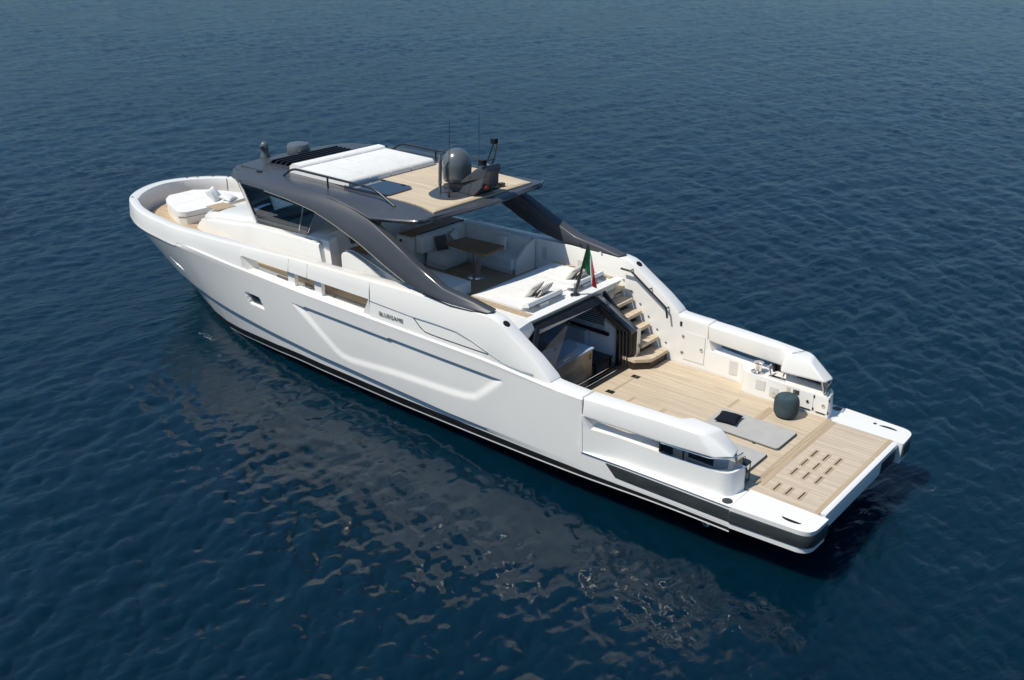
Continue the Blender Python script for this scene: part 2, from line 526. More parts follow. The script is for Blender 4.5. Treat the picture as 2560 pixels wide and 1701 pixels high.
def make_water():
    cx, cy = -6.1, 18.2
    rs = [0.0, 4.0, 8.0]
    r_ = 9.0
    while r_ < 260: rs.append(r_); r_ *= 1.0045
    while r_ < 9000: rs.append(r_); r_ *= 1.25
    rs = np.array(rs)
    a0 = R(-50)
    dense = np.linspace(a0 - R(62), a0 + R(62), 760)
    rest = np.linspace(a0 + R(62), a0 + R(298), 90)[1:-1]
    an = np.concatenate([dense, rest])
    Rg, Ag = np.meshgrid(rs, an, indexing='ij')
    X = cx + Rg * np.cos(Ag); Y = cy + Rg * np.sin(Ag)
    Z = np.zeros_like(X); DX = np.zeros_like(X); DY = np.zeros_like(X)
    wd = R(-14)
    for n, size, wind, d, seed, rms, cut in ((1024, 71.7, 2.4, wd, 1, 0.017, 0.03), (512, 37.3, 1.5, wd + 0.4, 2, 0.013, 0.02), (512, 17.9, 1.0, wd - 0.45, 3, 0.011, 0.010)):
        H, hx, hy = ocean_tile(n, size, wind, d, seed, rms, cut)
        c, s = math.cos(0.35 * seed), math.sin(0.35 * seed)
        U = X * c + Y * s; V = -X * s + Y * c
        Z += sample(H, size, U, V)
        a = sample(hx, size, U, V); b = sample(hy, size, U, V)
        DX += (a * c - b * s) * 0.9; DY += (a * s + b * c) * 0.9
    # patches of calmer and rougher water
    pat = 0.95 + 0.22 * np.sin(X * 0.11 + 1.3 * np.sin(Y * 0.07)) * np.sin(Y * 0.09 - 0.5) + 0.16 * np.sin(X * 0.043 - 0.07 * Y + 1.0) * np.cos(Y * 0.031 + 0.4)
    fade = np.clip((900 - Rg) / 650, 0, 1) * pat
    # water lies quieter against the hull
    dx = np.clip(np.abs(X - 12) - 12, 0, None); dy = np.clip(np.abs(Y) - 2.6, 0, None)
    near = 1 - 0.6 * np.exp(-np.hypot(dx, dy) / 3.5)
    fade = fade * near
    Z = Z * fade + WATER_Z
    X = X + DX * fade; Y = Y + DY * fade
    nr, na = X.shape
    co = np.stack([X, Y, Z], -1).reshape(-1, 3)
    idx = np.arange(nr * na).reshape(nr, na)
    q = np.stack([idx[:-1, :], idx[1:, :], np.roll(idx, -1, 1)[1:, :], np.roll(idx, -1, 1)[:-1, :]], -1).reshape(-1, 4)
    me = bpy.data.meshes.new('water')
    me.vertices.add(len(co)); me.vertices.foreach_set('co', co.ravel())
    me.loops.add(q.size); me.loops.foreach_set('vertex_index', q.ravel())
    me.polygons.add(len(q)); me.polygons.foreach_set('loop_start', np.arange(0, q.size, 4))
    me.polygons.foreach_set('use_smooth', np.ones(len(q), bool))
    me.update(calc_edges=True)
    me.validate()
    m = bpy.data.materials.new('sea_water'); m.use_nodes = True
    b = m.node_tree.nodes['Principled BSDF']
    b.inputs['Base Color'].default_value = (0.0035, 0.022, 0.052, 1)
    b.inputs['Roughness'].default_value = 0.06
    b.inputs['Subsurface Weight'].default_value = 1.0
    b.inputs['Subsurface Radius'].default_value = (0.6, 1.6, 2.4)
    b.inputs['Subsurface Scale'].default_value = 1.0
    b.inputs['IOR'].default_value = 1.38
    v = coords(m)
    n1 = N(m, 'ShaderNodeTexNoise'); n1.inputs['Scale'].default_value = 0.06; n1.inputs['Detail'].default_value = 3
    L(m, v, n1.inputs['Vector'])
    rp = N(m, 'ShaderNodeValToRGB')
    rp.color_ramp.elements[0].position = 0.35; rp.color_ramp.elements[0].color = (0.0006, 0.0115, 0.0255, 1)
    rp.color_ramp.elements[1].position = 0.65; rp.color_ramp.elements[1].color = (0.0009, 0.0150, 0.0310, 1)
    L(m, n1.outputs['Fac'], rp.inputs['Fac'])
    L(m, rp.outputs['Color'], b.inputs['Base Color'])
    # fine ripples, stretched along the crests
    g = N(m, 'ShaderNodeNewGeometry')
    mp0 = N(m, 'ShaderNodeMapping'); mp0.inputs['Rotation'].default_value = (0, 0, R(-76))
    L(m, g.outputs['Position'], mp0.inputs['Vector'])
    mp = N(m, 'ShaderNodeMapping'); mp.inputs['Scale'].default_value = (0.42, 1.0, 1)
    L(m, mp0.outputs[0], mp.inputs['Vector'])
    n2 = N(m, 'ShaderNodeTexNoise'); n2.inputs['Scale'].default_value = 3.2; n2.inputs['Detail'].default_value = 6; n2.inputs['Roughness'].default_value = 0.55; n2.inputs['Distortion'].default_value = 0.7
    L(m, mp.outputs[0], n2.inputs['Vector'])
    # ripples come in patches
    n3 = N(m, 'ShaderNodeTexNoise'); n3.inputs['Scale'].default_value = 0.22; n3.inputs['Detail'].default_value = 2
    L(m, g.outputs['Position'], n3.inputs['Vector'])
    mr = N(m, 'ShaderNodeMapRange'); mr.inputs['From Min'].default_value = 0.35; mr.inputs['From Max'].default_value = 0.65
    mr.inputs['To Min'].default_value = 0.40; mr.inputs['To Max'].default_value = 1.0
    L(m, n3.outputs['Fac'], mr.inputs['Value'])
    # calmer water in the lee of the hull
    mpl = N(m, 'ShaderNodeMapping'); mpl.vector_type = 'TEXTURE'
    mpl.inputs['Location'].default_value = (9.5, 5.5, WATER_Z); mpl.inputs['Scale'].default_value = (12, 7.5, 20)
    L(m, g.outputs['Position'], mpl.inputs['Vector'])
    lnl = N(m, 'ShaderNodeVectorMath', operation='LENGTH'); L(m, mpl.outputs[0], lnl.inputs[0])
    lee = N(m, 'ShaderNodeMapRange'); lee.interpolation_type = 'SMOOTHSTEP'
    lee.inputs['From Min'].default_value = 0.45; lee.inputs['From Max'].default_value = 1.15
    lee.inputs['To Min'].default_value = 0.30; lee.inputs['To Max'].default_value = 1.0
    L(m, lnl.outputs['Value'], lee.inputs['Value'])
    st_ = N(m, 'ShaderNodeMath', operation='MULTIPLY'); L(m, mr.outputs['Result'], st_.inputs[0]); L(m, lee.outputs['Result'], st_.inputs[1])
    bp = N(m, 'ShaderNodeBump'); bp.inputs['Distance'].default_value = 0.055
    L(m, st_.outputs[0], bp.inputs['Strength'])
    L(m, n2.outputs['Fac'], bp.inputs['Height'])
    # mid-size chop under the fine ripples
    n4 = N(m, 'ShaderNodeTexNoise'); n4.inputs['Scale'].default_value = 1.15; n4.inputs['Detail'].default_value = 3; n4.inputs['Distortion'].default_value = 0.9
    L(m, mp.outputs[0], n4.inputs['Vector'])
    bp2 = N(m, 'ShaderNodeBump'); bp2.inputs['Distance'].default_value = 0.10; sl_ = N(m, 'ShaderNodeMath', operation='MULTIPLY'); sl_.inputs[1].default_value = 0.58
    L(m, lee.outputs['Result'], sl_.inputs[0]); L(m, sl_.outputs[0], bp2.inputs['Strength'])
    L(m, n4.outputs['Fac'], bp2.inputs['Height'])
    L(m, bp2.outputs['Normal'], bp.inputs['Normal'])
    L(m, bp.outputs['Normal'], b.inputs['Normal'])
    # thin broken foam where wavelets slap the hull
    def blob(cx, cy, sx, sy, gain):
        mpf = N(m, 'ShaderNodeMapping'); mpf.vector_type = 'TEXTURE'
        mpf.inputs['Location'].default_value = (cx, cy, WATER_Z); mpf.inputs['Scale'].default_value = (sx, sy, 5)
        L(m, g.outputs['Position'], mpf.inputs['Vector'])
        ln_ = N(m, 'ShaderNodeVectorMath', operation='LENGTH'); L(m, mpf.outputs[0], ln_.inputs[0])
        r_ = N(m, 'ShaderNodeMapRange'); r_.inputs['From Min'].default_value = 0.2; r_.inputs['From Max'].default_value = 1.0
        r_.inputs['To Min'].default_value = gain; r_.inputs['To Max'].default_value = 0.0
        L(m, ln_.outputs['Value'], r_.inputs['Value'])
        return r_.outputs['Result']
    tot = None
    for args in ((19.0, 2.7, 0.9, 0.36, 0.30), (17.6, 3.2, 1.6, 0.65, 0.20), (15.6, 3.6, 2.2, 0.7, 0.17), (11.0, 2.95, 4.5, 0.35, 0.17), (0.5, 4.4, 1.2, 0.9, 0.17), (-0.9, -2.5, 0.9, 0.7, 0.17)):
        q_ = blob(*args)
        if tot is None: tot = q_
        else:
            ad_ = N(m, 'ShaderNodeMath', operation='MAXIMUM'); L(m, tot, ad_.inputs[0]); L(m, q_, ad_.inputs[1]); tot = ad_.outputs[0]
    nf = N(m, 'ShaderNodeTexNoise'); nf.inputs['Scale'].default_value = 7.0; nf.inputs['Detail'].default_value = 6; nf.inputs['Roughness'].default_value = 0.7; nf.inputs['Distortion'].default_value = 1.2
    L(m, mp.outputs[0], nf.inputs['Vector'])
    sm = N(m, 'ShaderNodeMath', operation='ADD'); L(m, nf.outputs['Fac'], sm.inputs[0]); L(m, tot, sm.inputs[1])
    th = N(m, 'ShaderNodeMapRange'); th.inputs['From Min'].default_value = 0.80; th.inputs['From Max'].default_value = 0.90
    L(m, sm.outputs[0], th.inputs['Value'])
    mxf = N(m, 'ShaderNodeMix', data_type='RGBA')
    L(m, th.outputs['Result'], mxf.inputs['Factor']); L(m, rp.outputs['Color'], mxf.inputs['A']); mxf.inputs['B'].default_value = (0.42, 0.48, 0.52, 1)
    L(m, mxf.outputs['Result'], b.inputs['Base Color'])
    me.materials.append(m)
    o = bpy.data.objects.new('water', me)
    COL.objects.link(o)
    o['kind'] = 'structure'
    return o

make_water()

# ------------------------------------------------------------------ the yacht
Y = thing('yacht', 'long white motor yacht with charcoal hardtop and teak decks, afloat on blue sea', 'yacht')

TOP = [(1.44, 2.73), (2.6, 2.755), (3.8, 2.79), (5, 2.845), (6.5, 2.865), (9, 2.87), (14, 2.86), (17, 2.85), (19, 2.83), (20.3, 2.79), (21.2, 2.72), (22, 2.63), (22.8, 2.47), (23.5, 2.24), (24.0, 2.03), (24.4, 1.78), (24.73, 1.47), (25.0, 1.12), (25.22, 0.74), (25.35, 0.37), (25.4, 0.0)]

def resample(pts, step, lo=None):
    """Catmull-Rom through the points, even arc-length steps"""
    P = [Vector((*p, 0)).to_2d() for p in pts]
    Q = [P[0] * 2 - P[1]] + P + [Vector((P[-2].x, -P[-2].y))]
    out = []
    for i in range(1, len(Q) - 2):
        for k in range(24):
            t = k / 24
            a, b, c, d = Q[i - 1], Q[i], Q[i + 1], Q[i + 2]
            out.append(0.5 * ((2 * b) + (c - a) * t + (2 * a - 5 * b + 4 * c - d) * t * t + (3 * b - a - 3 * c + d) * t ** 3))
    out.append(P[-1])
    arr = np.array([tuple(p) for p in out])
    s = np.concatenate([[0], np.cumsum(np.hypot(*np.diff(arr, axis=0).T))])
    n = int(s[-1] / step) + 1
    ss = np.linspace(0, s[-1], n)
    return np.stack([np.interp(ss, s, arr[:, 0]), np.interp(ss, s, arr[:, 1])], -1)

def yc(x):
    return -0.25 * max(0, (x - 17) / 8) ** 2

def beam(x):
    return interp(x, [p[0] for p in TOP], [p[1] for p in TOP])

def z_sheer(x):
    return interp(x, [7.6, 9.2, 12.2, 14.4, 18, 20, 25.4], [2.40, 2.39, 2.30, 2.24, 2.03, 1.95, 1.90])

def z_kn(x):
    return interp(x, [5, 10, 14, 17, 19, 21, 25], [1.22, 1.25, 1.28, 1.36, 1.43, 1.46, 1.45])

WX = [1.44, 5, 10, 14, 16, 18, 19, 20, 21, 22, 23, 23.6, 23.9]
WB = [2.36, 2.38, 2.38, 2.34, 2.27, 2.10, 1.95, 1.70, 1.35, 0.92, 0.42, 0.14, 0.0]

def hull_pt(xt, bt, z, side):
    """a point on the topsides: top outline (xt, bt) carried down to the waterline"""
    zk = z_kn(xt)
    xw = xt if xt < 18 else 18 + (xt - 18) * (23.9 - 18) / (25.4 - 18)
    bw = interp(xw, WX, WB)
    t = max(0.0, min(1.0, (z - WATER_Z) / (zk - WATER_Z)))
    p = interp(xt, [4, 10, 14, 16, 18, 20, 22, 25.4], [0.16, 0.38, 0.46, 0.58, 0.80, 1.02, 0.98, 0.90])
    g = t ** p
    x = xw + (xt - xw) * t
    b = bw + (bt - bw) * g
    return x, b

RECESS = [(14.70, 0.985), (13.03, -0.06), (12.78, -0.17), (12.38, -0.20), (10.78, -0.05), (8.80, 0.06), (8.31, 0.11), (7.98, 0.20), (7.70, 0.42), (7.16, 0.90), (7.13, 0.985)]
RECESS_UP = [(15.35, 1.5)] + RECESS[1:-1] + [(6.7, 1.5)]
PORT1 = [(16.72, 0.74), (16.06, 0.75), (15.92, 0.42), (16.60, 0.41)]
PORT2 = [(21.14, 0.74), (20.66, 0.67), (20.42, 0.39), (20.90, 0.50)]

def poly_sd(px, pz, poly):
    """signed distance, negative inside"""
    inside = False
    best = 1e9
    n = len(poly)
    for i in range(n):
        ax, az = poly[i]; bx, bz = poly[(i + 1) % n]
        ex, ez = bx - ax, bz - az
        t = max(0, min(1, ((px - ax) * ex + (pz - az) * ez) / (ex * ex + ez * ez)))
        best = min(best, math.hypot(px - ax - t * ex, pz - az - t * ez))
        if (az > pz) != (bz > pz) and px < (bx - ax) * (pz - az) / (bz - az) + ax:
            inside = not inside
    return -best if inside else best

def sstep(a, b, x):
    t = max(0, min(1, (x - a) / (b - a)))
    return t * t * (3 - 2 * t)

def make_hull():
    outl = resample(TOP, 0.045)
    # refine: split at stern ledge
    white_z = list(np.arange(0, 1.0001, 0.02))
    bm = bmesh.new()
    cols = {}
    for side in (1, -1):
        rows = []
        for xt, bt in outl:
            xt = float(xt); bt = max(0.0, float(bt))
            drop = -0.34 * sstep(14.5, 20.5, xt)
            aft = 1 - sstep(2.0, 11.5, xt)
            zs0 = -0.72 + drop * 0.9 + 0.25 * aft
            zw1, zw0 = -0.935 + drop + 0.35 * aft, -0.980 + drop + 0.36 * aft
            zc = interp(xt, [3, 6, 9, 14, 16.5, 20, 23, 25.4], [-0.40, -0.44, -0.48, -0.36, -0.26, -0.12, 0.05, 0.25])
            inset = 0.10 * sstep(4.5, 10, xt) * (1 - 0.75 * sstep(22, 25.2, xt))
            ztop = -0.025 if xt < 4.95 else z_kn(xt)
            levels = [(-2.1, 0.35, 0), (-1.40, 0.80 - 0.1 * aft, 0), (zw0, 1, 0), (zw1, 1, 1), (zw1 + 0.006, 1, 2), (zs0, 1, 2), (zs0 + 0.006, 1, 1), (zc - 0.11, 1, 1)]
            row = []
            for z, sc, mi in levels:
                x, b = hull_pt(xt, bt, z, side)
                b = max(0, b - inset * min(1, b / 0.6)) * sc
                row.append((x, side * b + yc(x), z))
            zz = [zc + (ztop - zc) * q for q in white_z]
            for z in zz:
                x, b = hull_pt(xt, bt, z, side)
                d = 0.0
                if 7.0 < x < 14.9 and z > -0.35 and side:
                    # crisp upper edge, broad soft bevel on the other sides
                    sd = poly_sd(x, z, RECESS_UP)
                    d = interp(z, [-0.1, 0.5, 0.95], [0.042, 0.055, 0.075]) * (1 - sstep(-0.20, 0.01, sd)) if z < 0.985 else 0.0
                for pp in (PORT1, PORT2):
                    if abs(x - pp[0][0]) < 1.2:
                        sd = poly_sd(x, z, pp)
                        d = max(d, 0.11 * (1 - sstep(-0.045, 0.005, sd)))
                row.append((x, side * max(0, b - d) + yc(x), z))
            # lip: small step above the knuckle, then the gunwale top going inboard
            if xt >= 4.95:
                lipo = 0.022 * sstep(5.2, 7, xt) - 0.10 * sstep(18.5, 20.5, xt)
                shelf = interp(xt, [10.9, 11.3, 16.9, 17.4], [0.3, 0.46, 0.46, 0.3])
                zl = z_kn(xt) + 0.13 * sstep(4.9, 8, xt) + 0.01
                bw = max(0, bt)
                row += [(xt, side * (bw + lipo * 0.5) + yc(xt), zl - 0.03), (xt, side * max(0, bw - 0.02 + min(0, lipo)) + yc(xt), zl), (xt, side * max(0, bw - 0.10) + yc(xt), zl + 0.006), (xt, side * max(0, bw - shelf) + yc(xt), zl - 0.01)]
            else:
                bw = bt
                row += [(xt, side * (bw - 0.008) + yc(xt), -0.010), (xt, side * (bw - 0.03) + yc(xt), -0.001), (xt, side * (bw - 0.12) + yc(xt), 0.001), (xt, side * (bw - interp(xt, [3.4, 4.4], [0.75, 0.30])) + yc(xt), -0.006)]
            rows.append(row)
        vs = [[bm.verts.new(p) for p in r_] for r_ in rows]
        def mi(j):
            if j < 2: return 2
            if j < 3: return 0
            if j < 5: return 1
            return 0
        for i in range(len(vs) - 1):
            for j in range(len(vs[i]) - 1):
                f = bm.faces.new((vs[i][j], vs[i + 1][j], vs[i + 1][j + 1], vs[i][j + 1]))
                f.material_index = mi(j)
        cols[side] = vs[0]
    # transom
    a, b = cols[1], cols[-1]
    for j in range(len(a) - 1):
        f = bm.faces.new((a[j], a[j + 1], b[j + 1], b[j]))
        f.material_index = 2 if j < 8 else 0
    bmesh.ops.remove_doubles(bm, verts=bm.verts[:], dist=1e-5)
    return finish('hull', bm, [GEL, BLACK, ANTIF], Y, angle=28)

HULL = make_hull()

# portholes: dark panes and pale frames sunk into the topsides
def port_pane(poly, side, inset=0.075, shrink=0.86):
    cx = sum(p[0] for p in poly) / 4; cz = sum(p[1] for p in poly) / 4
    pl = [(cx + (p[0] - cx) * shrink, cz + (p[1] - cz) * shrink) for p in poly]
    pl = round_poly(pl, 0.09, 4)
    def surf(x, z):
        # invert the x-shift of the flare
        xt = x
        for _ in range(6):
            xx, b = hull_pt(xt, beam(xt), z, side)
            xt += x - xx
        xx, b = hull_pt(xt, beam(xt), z, side)
        return b
    bm = bmesh.new()
    vs = [bm.verts.new((x, side * (surf(x, z) - inset) + yc(x), z)) for x, z in pl]
    bm.faces.new(vs)
    return finish('porthole', bm, PORTG, HULL)
for sd in (1, -1):
    port_pane(PORT1, sd); port_pane(PORT2, sd)

# panel joint in the long recess
for sd in (1, -1):
    tube('panel_joint', [(10.88 - 0.09 * (1 - t), sd * (hull_pt(10.85, beam(10.85), 0.95 * t, sd)[1] - 0.072), 0.95 * t) for t in np.linspace(0.06, 0.98, 8)], 0.005, PIPE, HULL, seg=5)

# rubbing strakes low on the quarters
def strip_on(side, x0, x1, zt0, zb0, off, name, m, parent, lean=0.0):
    rows = []
    n = 24
    for i in range(n + 1):
        x = x0 + (x1 - x0) * i / n
        zb = zb0
        zt = zt0
        xb = x - lean * (i / n) * 1.0
        hb_ = lambda xx, z: hull_pt(xx, beam(xx), z, side)[1]
        o_ = off * min(1.0, (n - i) / 3.0 + 0.15)
        rows.append([(xb, side * (hb_(xb, zb) - 0.10), zb), (xb, side * (hb_(xb, zb) + o_ * 0.6), zb), (xb, side * (hb_(xb, zb + 0.04) + o_), zb + 0.04), (x, side * (hb_(x, zt - 0.03) + o_), zt - 0.03), (x, side * (hb_(x, zt) + o_ * 0.5), zt), (x, side * (hb_(x, zt) - 0.10), zt)])
    return grid(name, rows, m, parent, caps=True)
for sd in (1, -1):
    strip_on(sd, 1.46, 4.34, -0.10, -0.385, 0.012, 'rub_strip', RUB, HULL, lean=0.24)
    # pale hull flange under the strip
    lathe('exhaust_outlet', [(0.09, 0), (0.10, 0.02), (0.10, 0.05), (0.07, 0.05), (0.06, 0.01)], 0, 0, CHROME, HULL, seg=16)
    ex = COL.objects[-1]
    ex.rotation_euler = (R(-90 * sd), 0, 0)
    ex.location = (1.95, sd * 2.60, -0.62)

# ------------------------------------------------------------------ bulwarks
def inner_off(x):
    return interp(x, [5, 7, 12, 18, 21, 23, 24.5, 25.4], [0.42, 0.42, 0.40, 0.42, 0.36, 0.34, 0.37, 0.40])

def bulwark_section(x, bt, zb, zt, side, ib, xshift_top=0.0, out=0.0, zin=None):
    """outer face, rounded top, inner face"""
    bo = bt - 0.02 + out
    tl = 0.05 if zt > 1.6 else 0.03
    y0 = yc(x)
    pts = [(bo, zb), (bo - tl * 0.4, zb + (zt - zb) * 0.5), (bo - tl, zt - 0.03), (bo - tl - 0.008, zt - 0.009), (bo - tl - 0.028, zt), (ib + 0.03, zt), (ib + 0.008, zt - 0.008), (ib, zt - 0.03), (ib - 0.0, zb + (zt - zb) * 0.4), (ib, zb if zin is None else zin)]
    return [(x + xshift_top * ((z - zb) / max(0.01, zt - zb)), side * b + y0, z) for b, z in pts]

def make_bulwark(side):
    bm_rows = []
    name = 'bulwark'
    bm = bmesh.new()
    def strip(rows, cap0=True, cap1=True):
        vs = [[bm.verts.new(p) for p in r_] for r_ in rows]
        for i in range(len(vs) - 1):
            n = len(vs[i])
            for j in range(n):
                bm.faces.new((vs[i][j], vs[i + 1][j], vs[i + 1][(j + 1) % n], vs[i][(j + 1) % n]))
        if cap0: bm.faces.new(vs[0])
        if cap1: bm.faces.new(vs[-1])
    lip = lambda x: z_kn(x) + 0.13 * sstep(4.9, 8, x)
    # after part: low wall, wedge up to the high bulwark
    rows = []
    for x, zt, ib in [(4.97, 1.265, 2.40), (5.3, 1.27, 2.40), (5.6, 1.28, 2.40), (5.78, 1.29, 2.40), (5.84, 1.31, 2.41)]:
        rows.append(bulwark_section(x, beam(x), 1.10, zt, side, ib, out=0.005, zin=-0.05))
    strip(rows)
    rows = []
    zprof_x = [5.84, 5.90, 6.3, 6.9, 7.25, 7.40, 7.6, 8.0, 9.2]
    zprof_z = [1.33, 1.40, 1.70, 2.07, 2.30, 2.36, 2.395, 2.395, 2.39]
    xs = [5.84, 5.9, 6.1, 6.3, 6.6, 6.9, 7.1, 7.25, 7.4, 7.5, 7.6, 7.8, 8.0, 8.4, 8.8, 9.2, 9.6, 10, 10.4, 10.8, 11.1, 11.43]
    for x in xs:
        zt = interp(x, zprof_x, zprof_z) if x < 9.2 else z_sheer(x)
        rows.append(bulwark_section(x, beam(x), 1.15 if x < 7 else 1.25, zt, side, 2.42 if x > 6.3 else 2.41, out=-0.005 if x > 6.2 else -0.02, zin=-0.05 if x < 7.7 else 1.3))
    strip(rows)
    # beam over the side opening
    rows = []
    for x in np.linspace(11.43, 16.62, 20):
        x = float(x)
        rows.append(bulwark_section(x, beam(x), 1.86, z_sheer(x), side, interp(x, [11.43, 12.2], [2.42, beam(x) - inner_off(x)]), out=-0.005, zin=1.90))
    strip(rows, False, False)
    # slanted cheek at each end of the opening
    for xa, xb_ in ((11.43, 11.75), (16.62, 16.30)):
        hexa('c', [(xa, side * 2.80, 1.30), (xb_, side * 2.80, 1.36), (xb_, side * 2.42, 1.36), (xa, side * 2.42, 1.30), (xa, side * 2.845, 1.86), (xa + (xb_ - xa) * 0.04, side * 2.845, 1.86), (xa + (xb_ - xa) * 0.04, side * 2.42, 1.86), (xa, side * 2.42, 1.86)], GEL, bm=bm)
    # forward part to the stem
    o = resample(TOP, 0.22)
    rows = []
    o = np.array([(16.62, beam(16.62))] + [p for p in o if p[0] > 16.7])
    for xt, bt in o:
        xt = float(xt); bt = float(bt)
        if xt < 16.62: continue
        ib_off = inner_off(xt)
        zb = lip(xt) if xt < 20 else z_kn(xt) - 0.01
        zb -= 0.03
        zt = z_sheer(xt)
        # inset along the outline normal at the bow: inner outline is pulled back
        y0 = yc(xt)
        if xt < 24.0:
            sec = bulwark_section(xt, bt, zb, zt, side, max(0.0, bt - ib_off), out=-0.005 + 0.025 * sstep(18.5, 20.5, xt))
            ex_in = 0
        else:
            f = (xt - 24.0) / 1.4
            sec = []
            thick = 0.33
            # normal of the outline
            th = math.atan2(bt + 1e-6, (xt - 22.9) * 1.25)
            nx, nb = math.cos(th), math.sin(th)
            for q, z in [(0.0, zb), (0.02, (zb + zt) / 2), (0.04, zt - 0.03), (0.05, zt - 0.009), (0.07, zt), (thick + 0.06 * f, zt), (thick + 0.02 + 0.06 * f, zt - 0.009), (thick + 0.03 + 0.06 * f, zt - 0.03), (thick + 0.03 + 0.06 * f, zb + 0.2), (thick + 0.03 + 0.06 * f, zb)]:
                sec.append((xt - nx * q, side * max(0, bt - nb * q) + y0, z))
        rows.append(sec)
    strip(rows)
    # inner lining down to the side deck / foredeck
    rows = []
    for xt, bt in o:
        xt = float(xt); bt = float(bt)
        if xt < 16.4: continue
        zb = 1.2; zt = z_sheer(xt) - 0.04
        if xt < 24.0:
            ib = max(0, bt - inner_off(xt)); xx = xt
        else:
            f = (xt - 24.0) / 1.4
            th = math.atan2(bt + 1e-6, (xt - 22.9) * 1.25)
            q = 0.355 + 0.06 * f
            xx = xt - math.cos(th) * q; ib = max(0, bt - math.sin(th) * q)
        rows.append([(xx + 0.01, side * (ib + 0.01) + yc(xt), zt), (xx, side * ib + yc(xt), zt - 0.3), (xx - 0.02, side * max(0, ib - 0.02) + yc(xt), zb)])
    vs = [[bm.verts.new(p) for p in r_] for r_ in rows]
    for i in range(len(vs) - 1):
        for j in range(2):
            bm.faces.new((vs[i][j], vs[i + 1][j], vs[i + 1][j + 1], vs[i][j + 1]))
    return finish(name, bm, GEL, Y, angle=30)

BUL = {s: make_bulwark(s) for s in (1, -1)}
for s in (1, -1):
    P = BUL[s]
    # two stanchions standing in the side opening
    for x in (14.60, 13.52):
        hexa('stanchion', [(x - 0.13, s * 2.60, 1.37), (x + 0.13, s * 2.60, 1.37), (x + 0.13, s * 2.70, 1.37), (x - 0.13, s * 2.70, 1.37), (x - 0.15, s * 2.60, 1.88), (x + 0.15, s * 2.60, 1.88), (x + 0.15, s * 2.72, 1.88), (x - 0.15, s * 2.72, 1.88)], GEL, P, bev=0.012)
    # courtesy lights on the sloping caps, fairlead, deck fittings
    bm = bmesh.new()
    add_lathe(bm, [(0.085, -0.01), (0.085, 0.008), (0.07, 0.014), (0.0, 0.016)], seg=20)
    o = finish('cap_light', bm, BLACK, P)
    o.location = (7.20, s * 2.62, 2.268); o.rotation_euler = (0, R(-35), 0)
    box('fairlead', 14.95, 15.5, s * 2.52 - 0.07, s * 2.52 + 0.07, 1.40, 1.455, DARKMET, P, 0.02)
    for x in (14.05, 14.36, 13.1):
        bm = bmesh.new(); add_lathe(bm, [(0.035, 1.40), (0.035, 1.425), (0.0, 1.427)], x, s * 2.54, 12)
        finish('deck_fitting', bm, DARKMET, P)
    # groove line under the beam and around the long inset on the quarter
    yy = s * 2.862
    def on_side(pts, r_, m, nm):
        return tube(nm, [(x, s * (beam(x) - 0.028 - 0.03 * max(0, (z - 1.4)) ), z) for x, z in pts], r_, m, P, seg=6)
    on_side([(11.43, 1.815), (10.73, 1.795), (9.96, 1.775)], 0.010, WATERSPOT, 'trim_line')
    on_side(smooth_path3 if False else [(9.96, 1.775), (9.2, 1.79), (8.55, 1.78), (8.04, 1.68), (7.51, 1.52), (7.2, 1.43), (6.96, 1.385), (6.6, 1.37), (6.28, 1.385)], 0.016, WATERSPOT, 'trim_line')
    on_side([(9.90, 1.765), (9.70, 1.60), (9.53, 1.515), (9.3, 1.50), (8.93, 1.497), (8.2, 1.50), (7.56, 1.505)], 0.012, DARKMET, 'trim_line')
    # break joints in the rail
    for x in (14.55, 13.78):
        tube('rail_joint', [(x, s * (beam(x) - 0.022), 1.87), (x, s * (beam(x) - 0.075), z_sheer(x) - 0.03)], 0.006, PIPE, P, seg=5)
    # bow: mooring studs on the cap rail
    for x, b in ((24.02, 1.86), (23.3, 2.14), (22.95, 2.27), (24.50, 1.53), (25.02, 0.80), (24.80, 1.10)) if s < 0 else ((24.15, 1.78),):
        bm = bmesh.new(); add_lathe(bm, [(0.045, 1.89), (0.045, z_sheer(x) + 0.008), (0.0, z_sheer(x) + 0.01)], x, s * b + yc(x), 14)
        finish('mooring_stud', bm, DARKMET, P)
    # small vents and lights on the inner wall
    for x, z in ((11.3, 2.05),):
        bm = bmesh.new(); add_lathe(bm, [(0.06, 0), (0.06, 0.02), (0, 0.022)], seg=14)
        o = finish('speaker', bm, DARKMET, P); o.location = (x, s * 2.41, z); o.rotation_euler = (R(90 * s), 0, 0)
    box('wall_vent', 8.65, 9.0, s * 2.415, s * 2.405, 1.75, 2.05, PANELG, P, 0.002)
    box('wall_niche', 10.05, 10.2, s * 2.415, s * 2.405, 1.80, 2.15, PANELG, P, 0.002)

# lettering on the quarter, both sides
def lettering(side):
    cu = bpy.data.curves.new('lettering', 'FONT')
    cu.body = 'BLUEGAME'
    cu.size = 0.150
    cu.offset = 0.0
    cu.extrude = 0.003
    cu.space_character = 1.16
    cu.align_x = 'CENTER'; cu.align_y = 'CENTER'
    t = bpy.data.objects.new('tmp', cu)
    COL.objects.link(t)
    dg = bpy.context.evaluated_depsgraph_get()
    me = bpy.data.meshes.new_from_object(t.evaluated_get(dg))
    bpy.data.objects.remove(t)
    o = bpy.data.objects.new('lettering', me)
    me.materials.clear(); me.materials.append(PIPE)
    COL.objects.link(o)
    o.parent = BUL[side]
    o.location = (10.67, side * (beam(10.67) - 0.016), 1.585)
    o.rotation_euler = (R(90), 0, R(180) if side > 0 else 0)
    return o
for s in (1, -1):
    lettering(s)

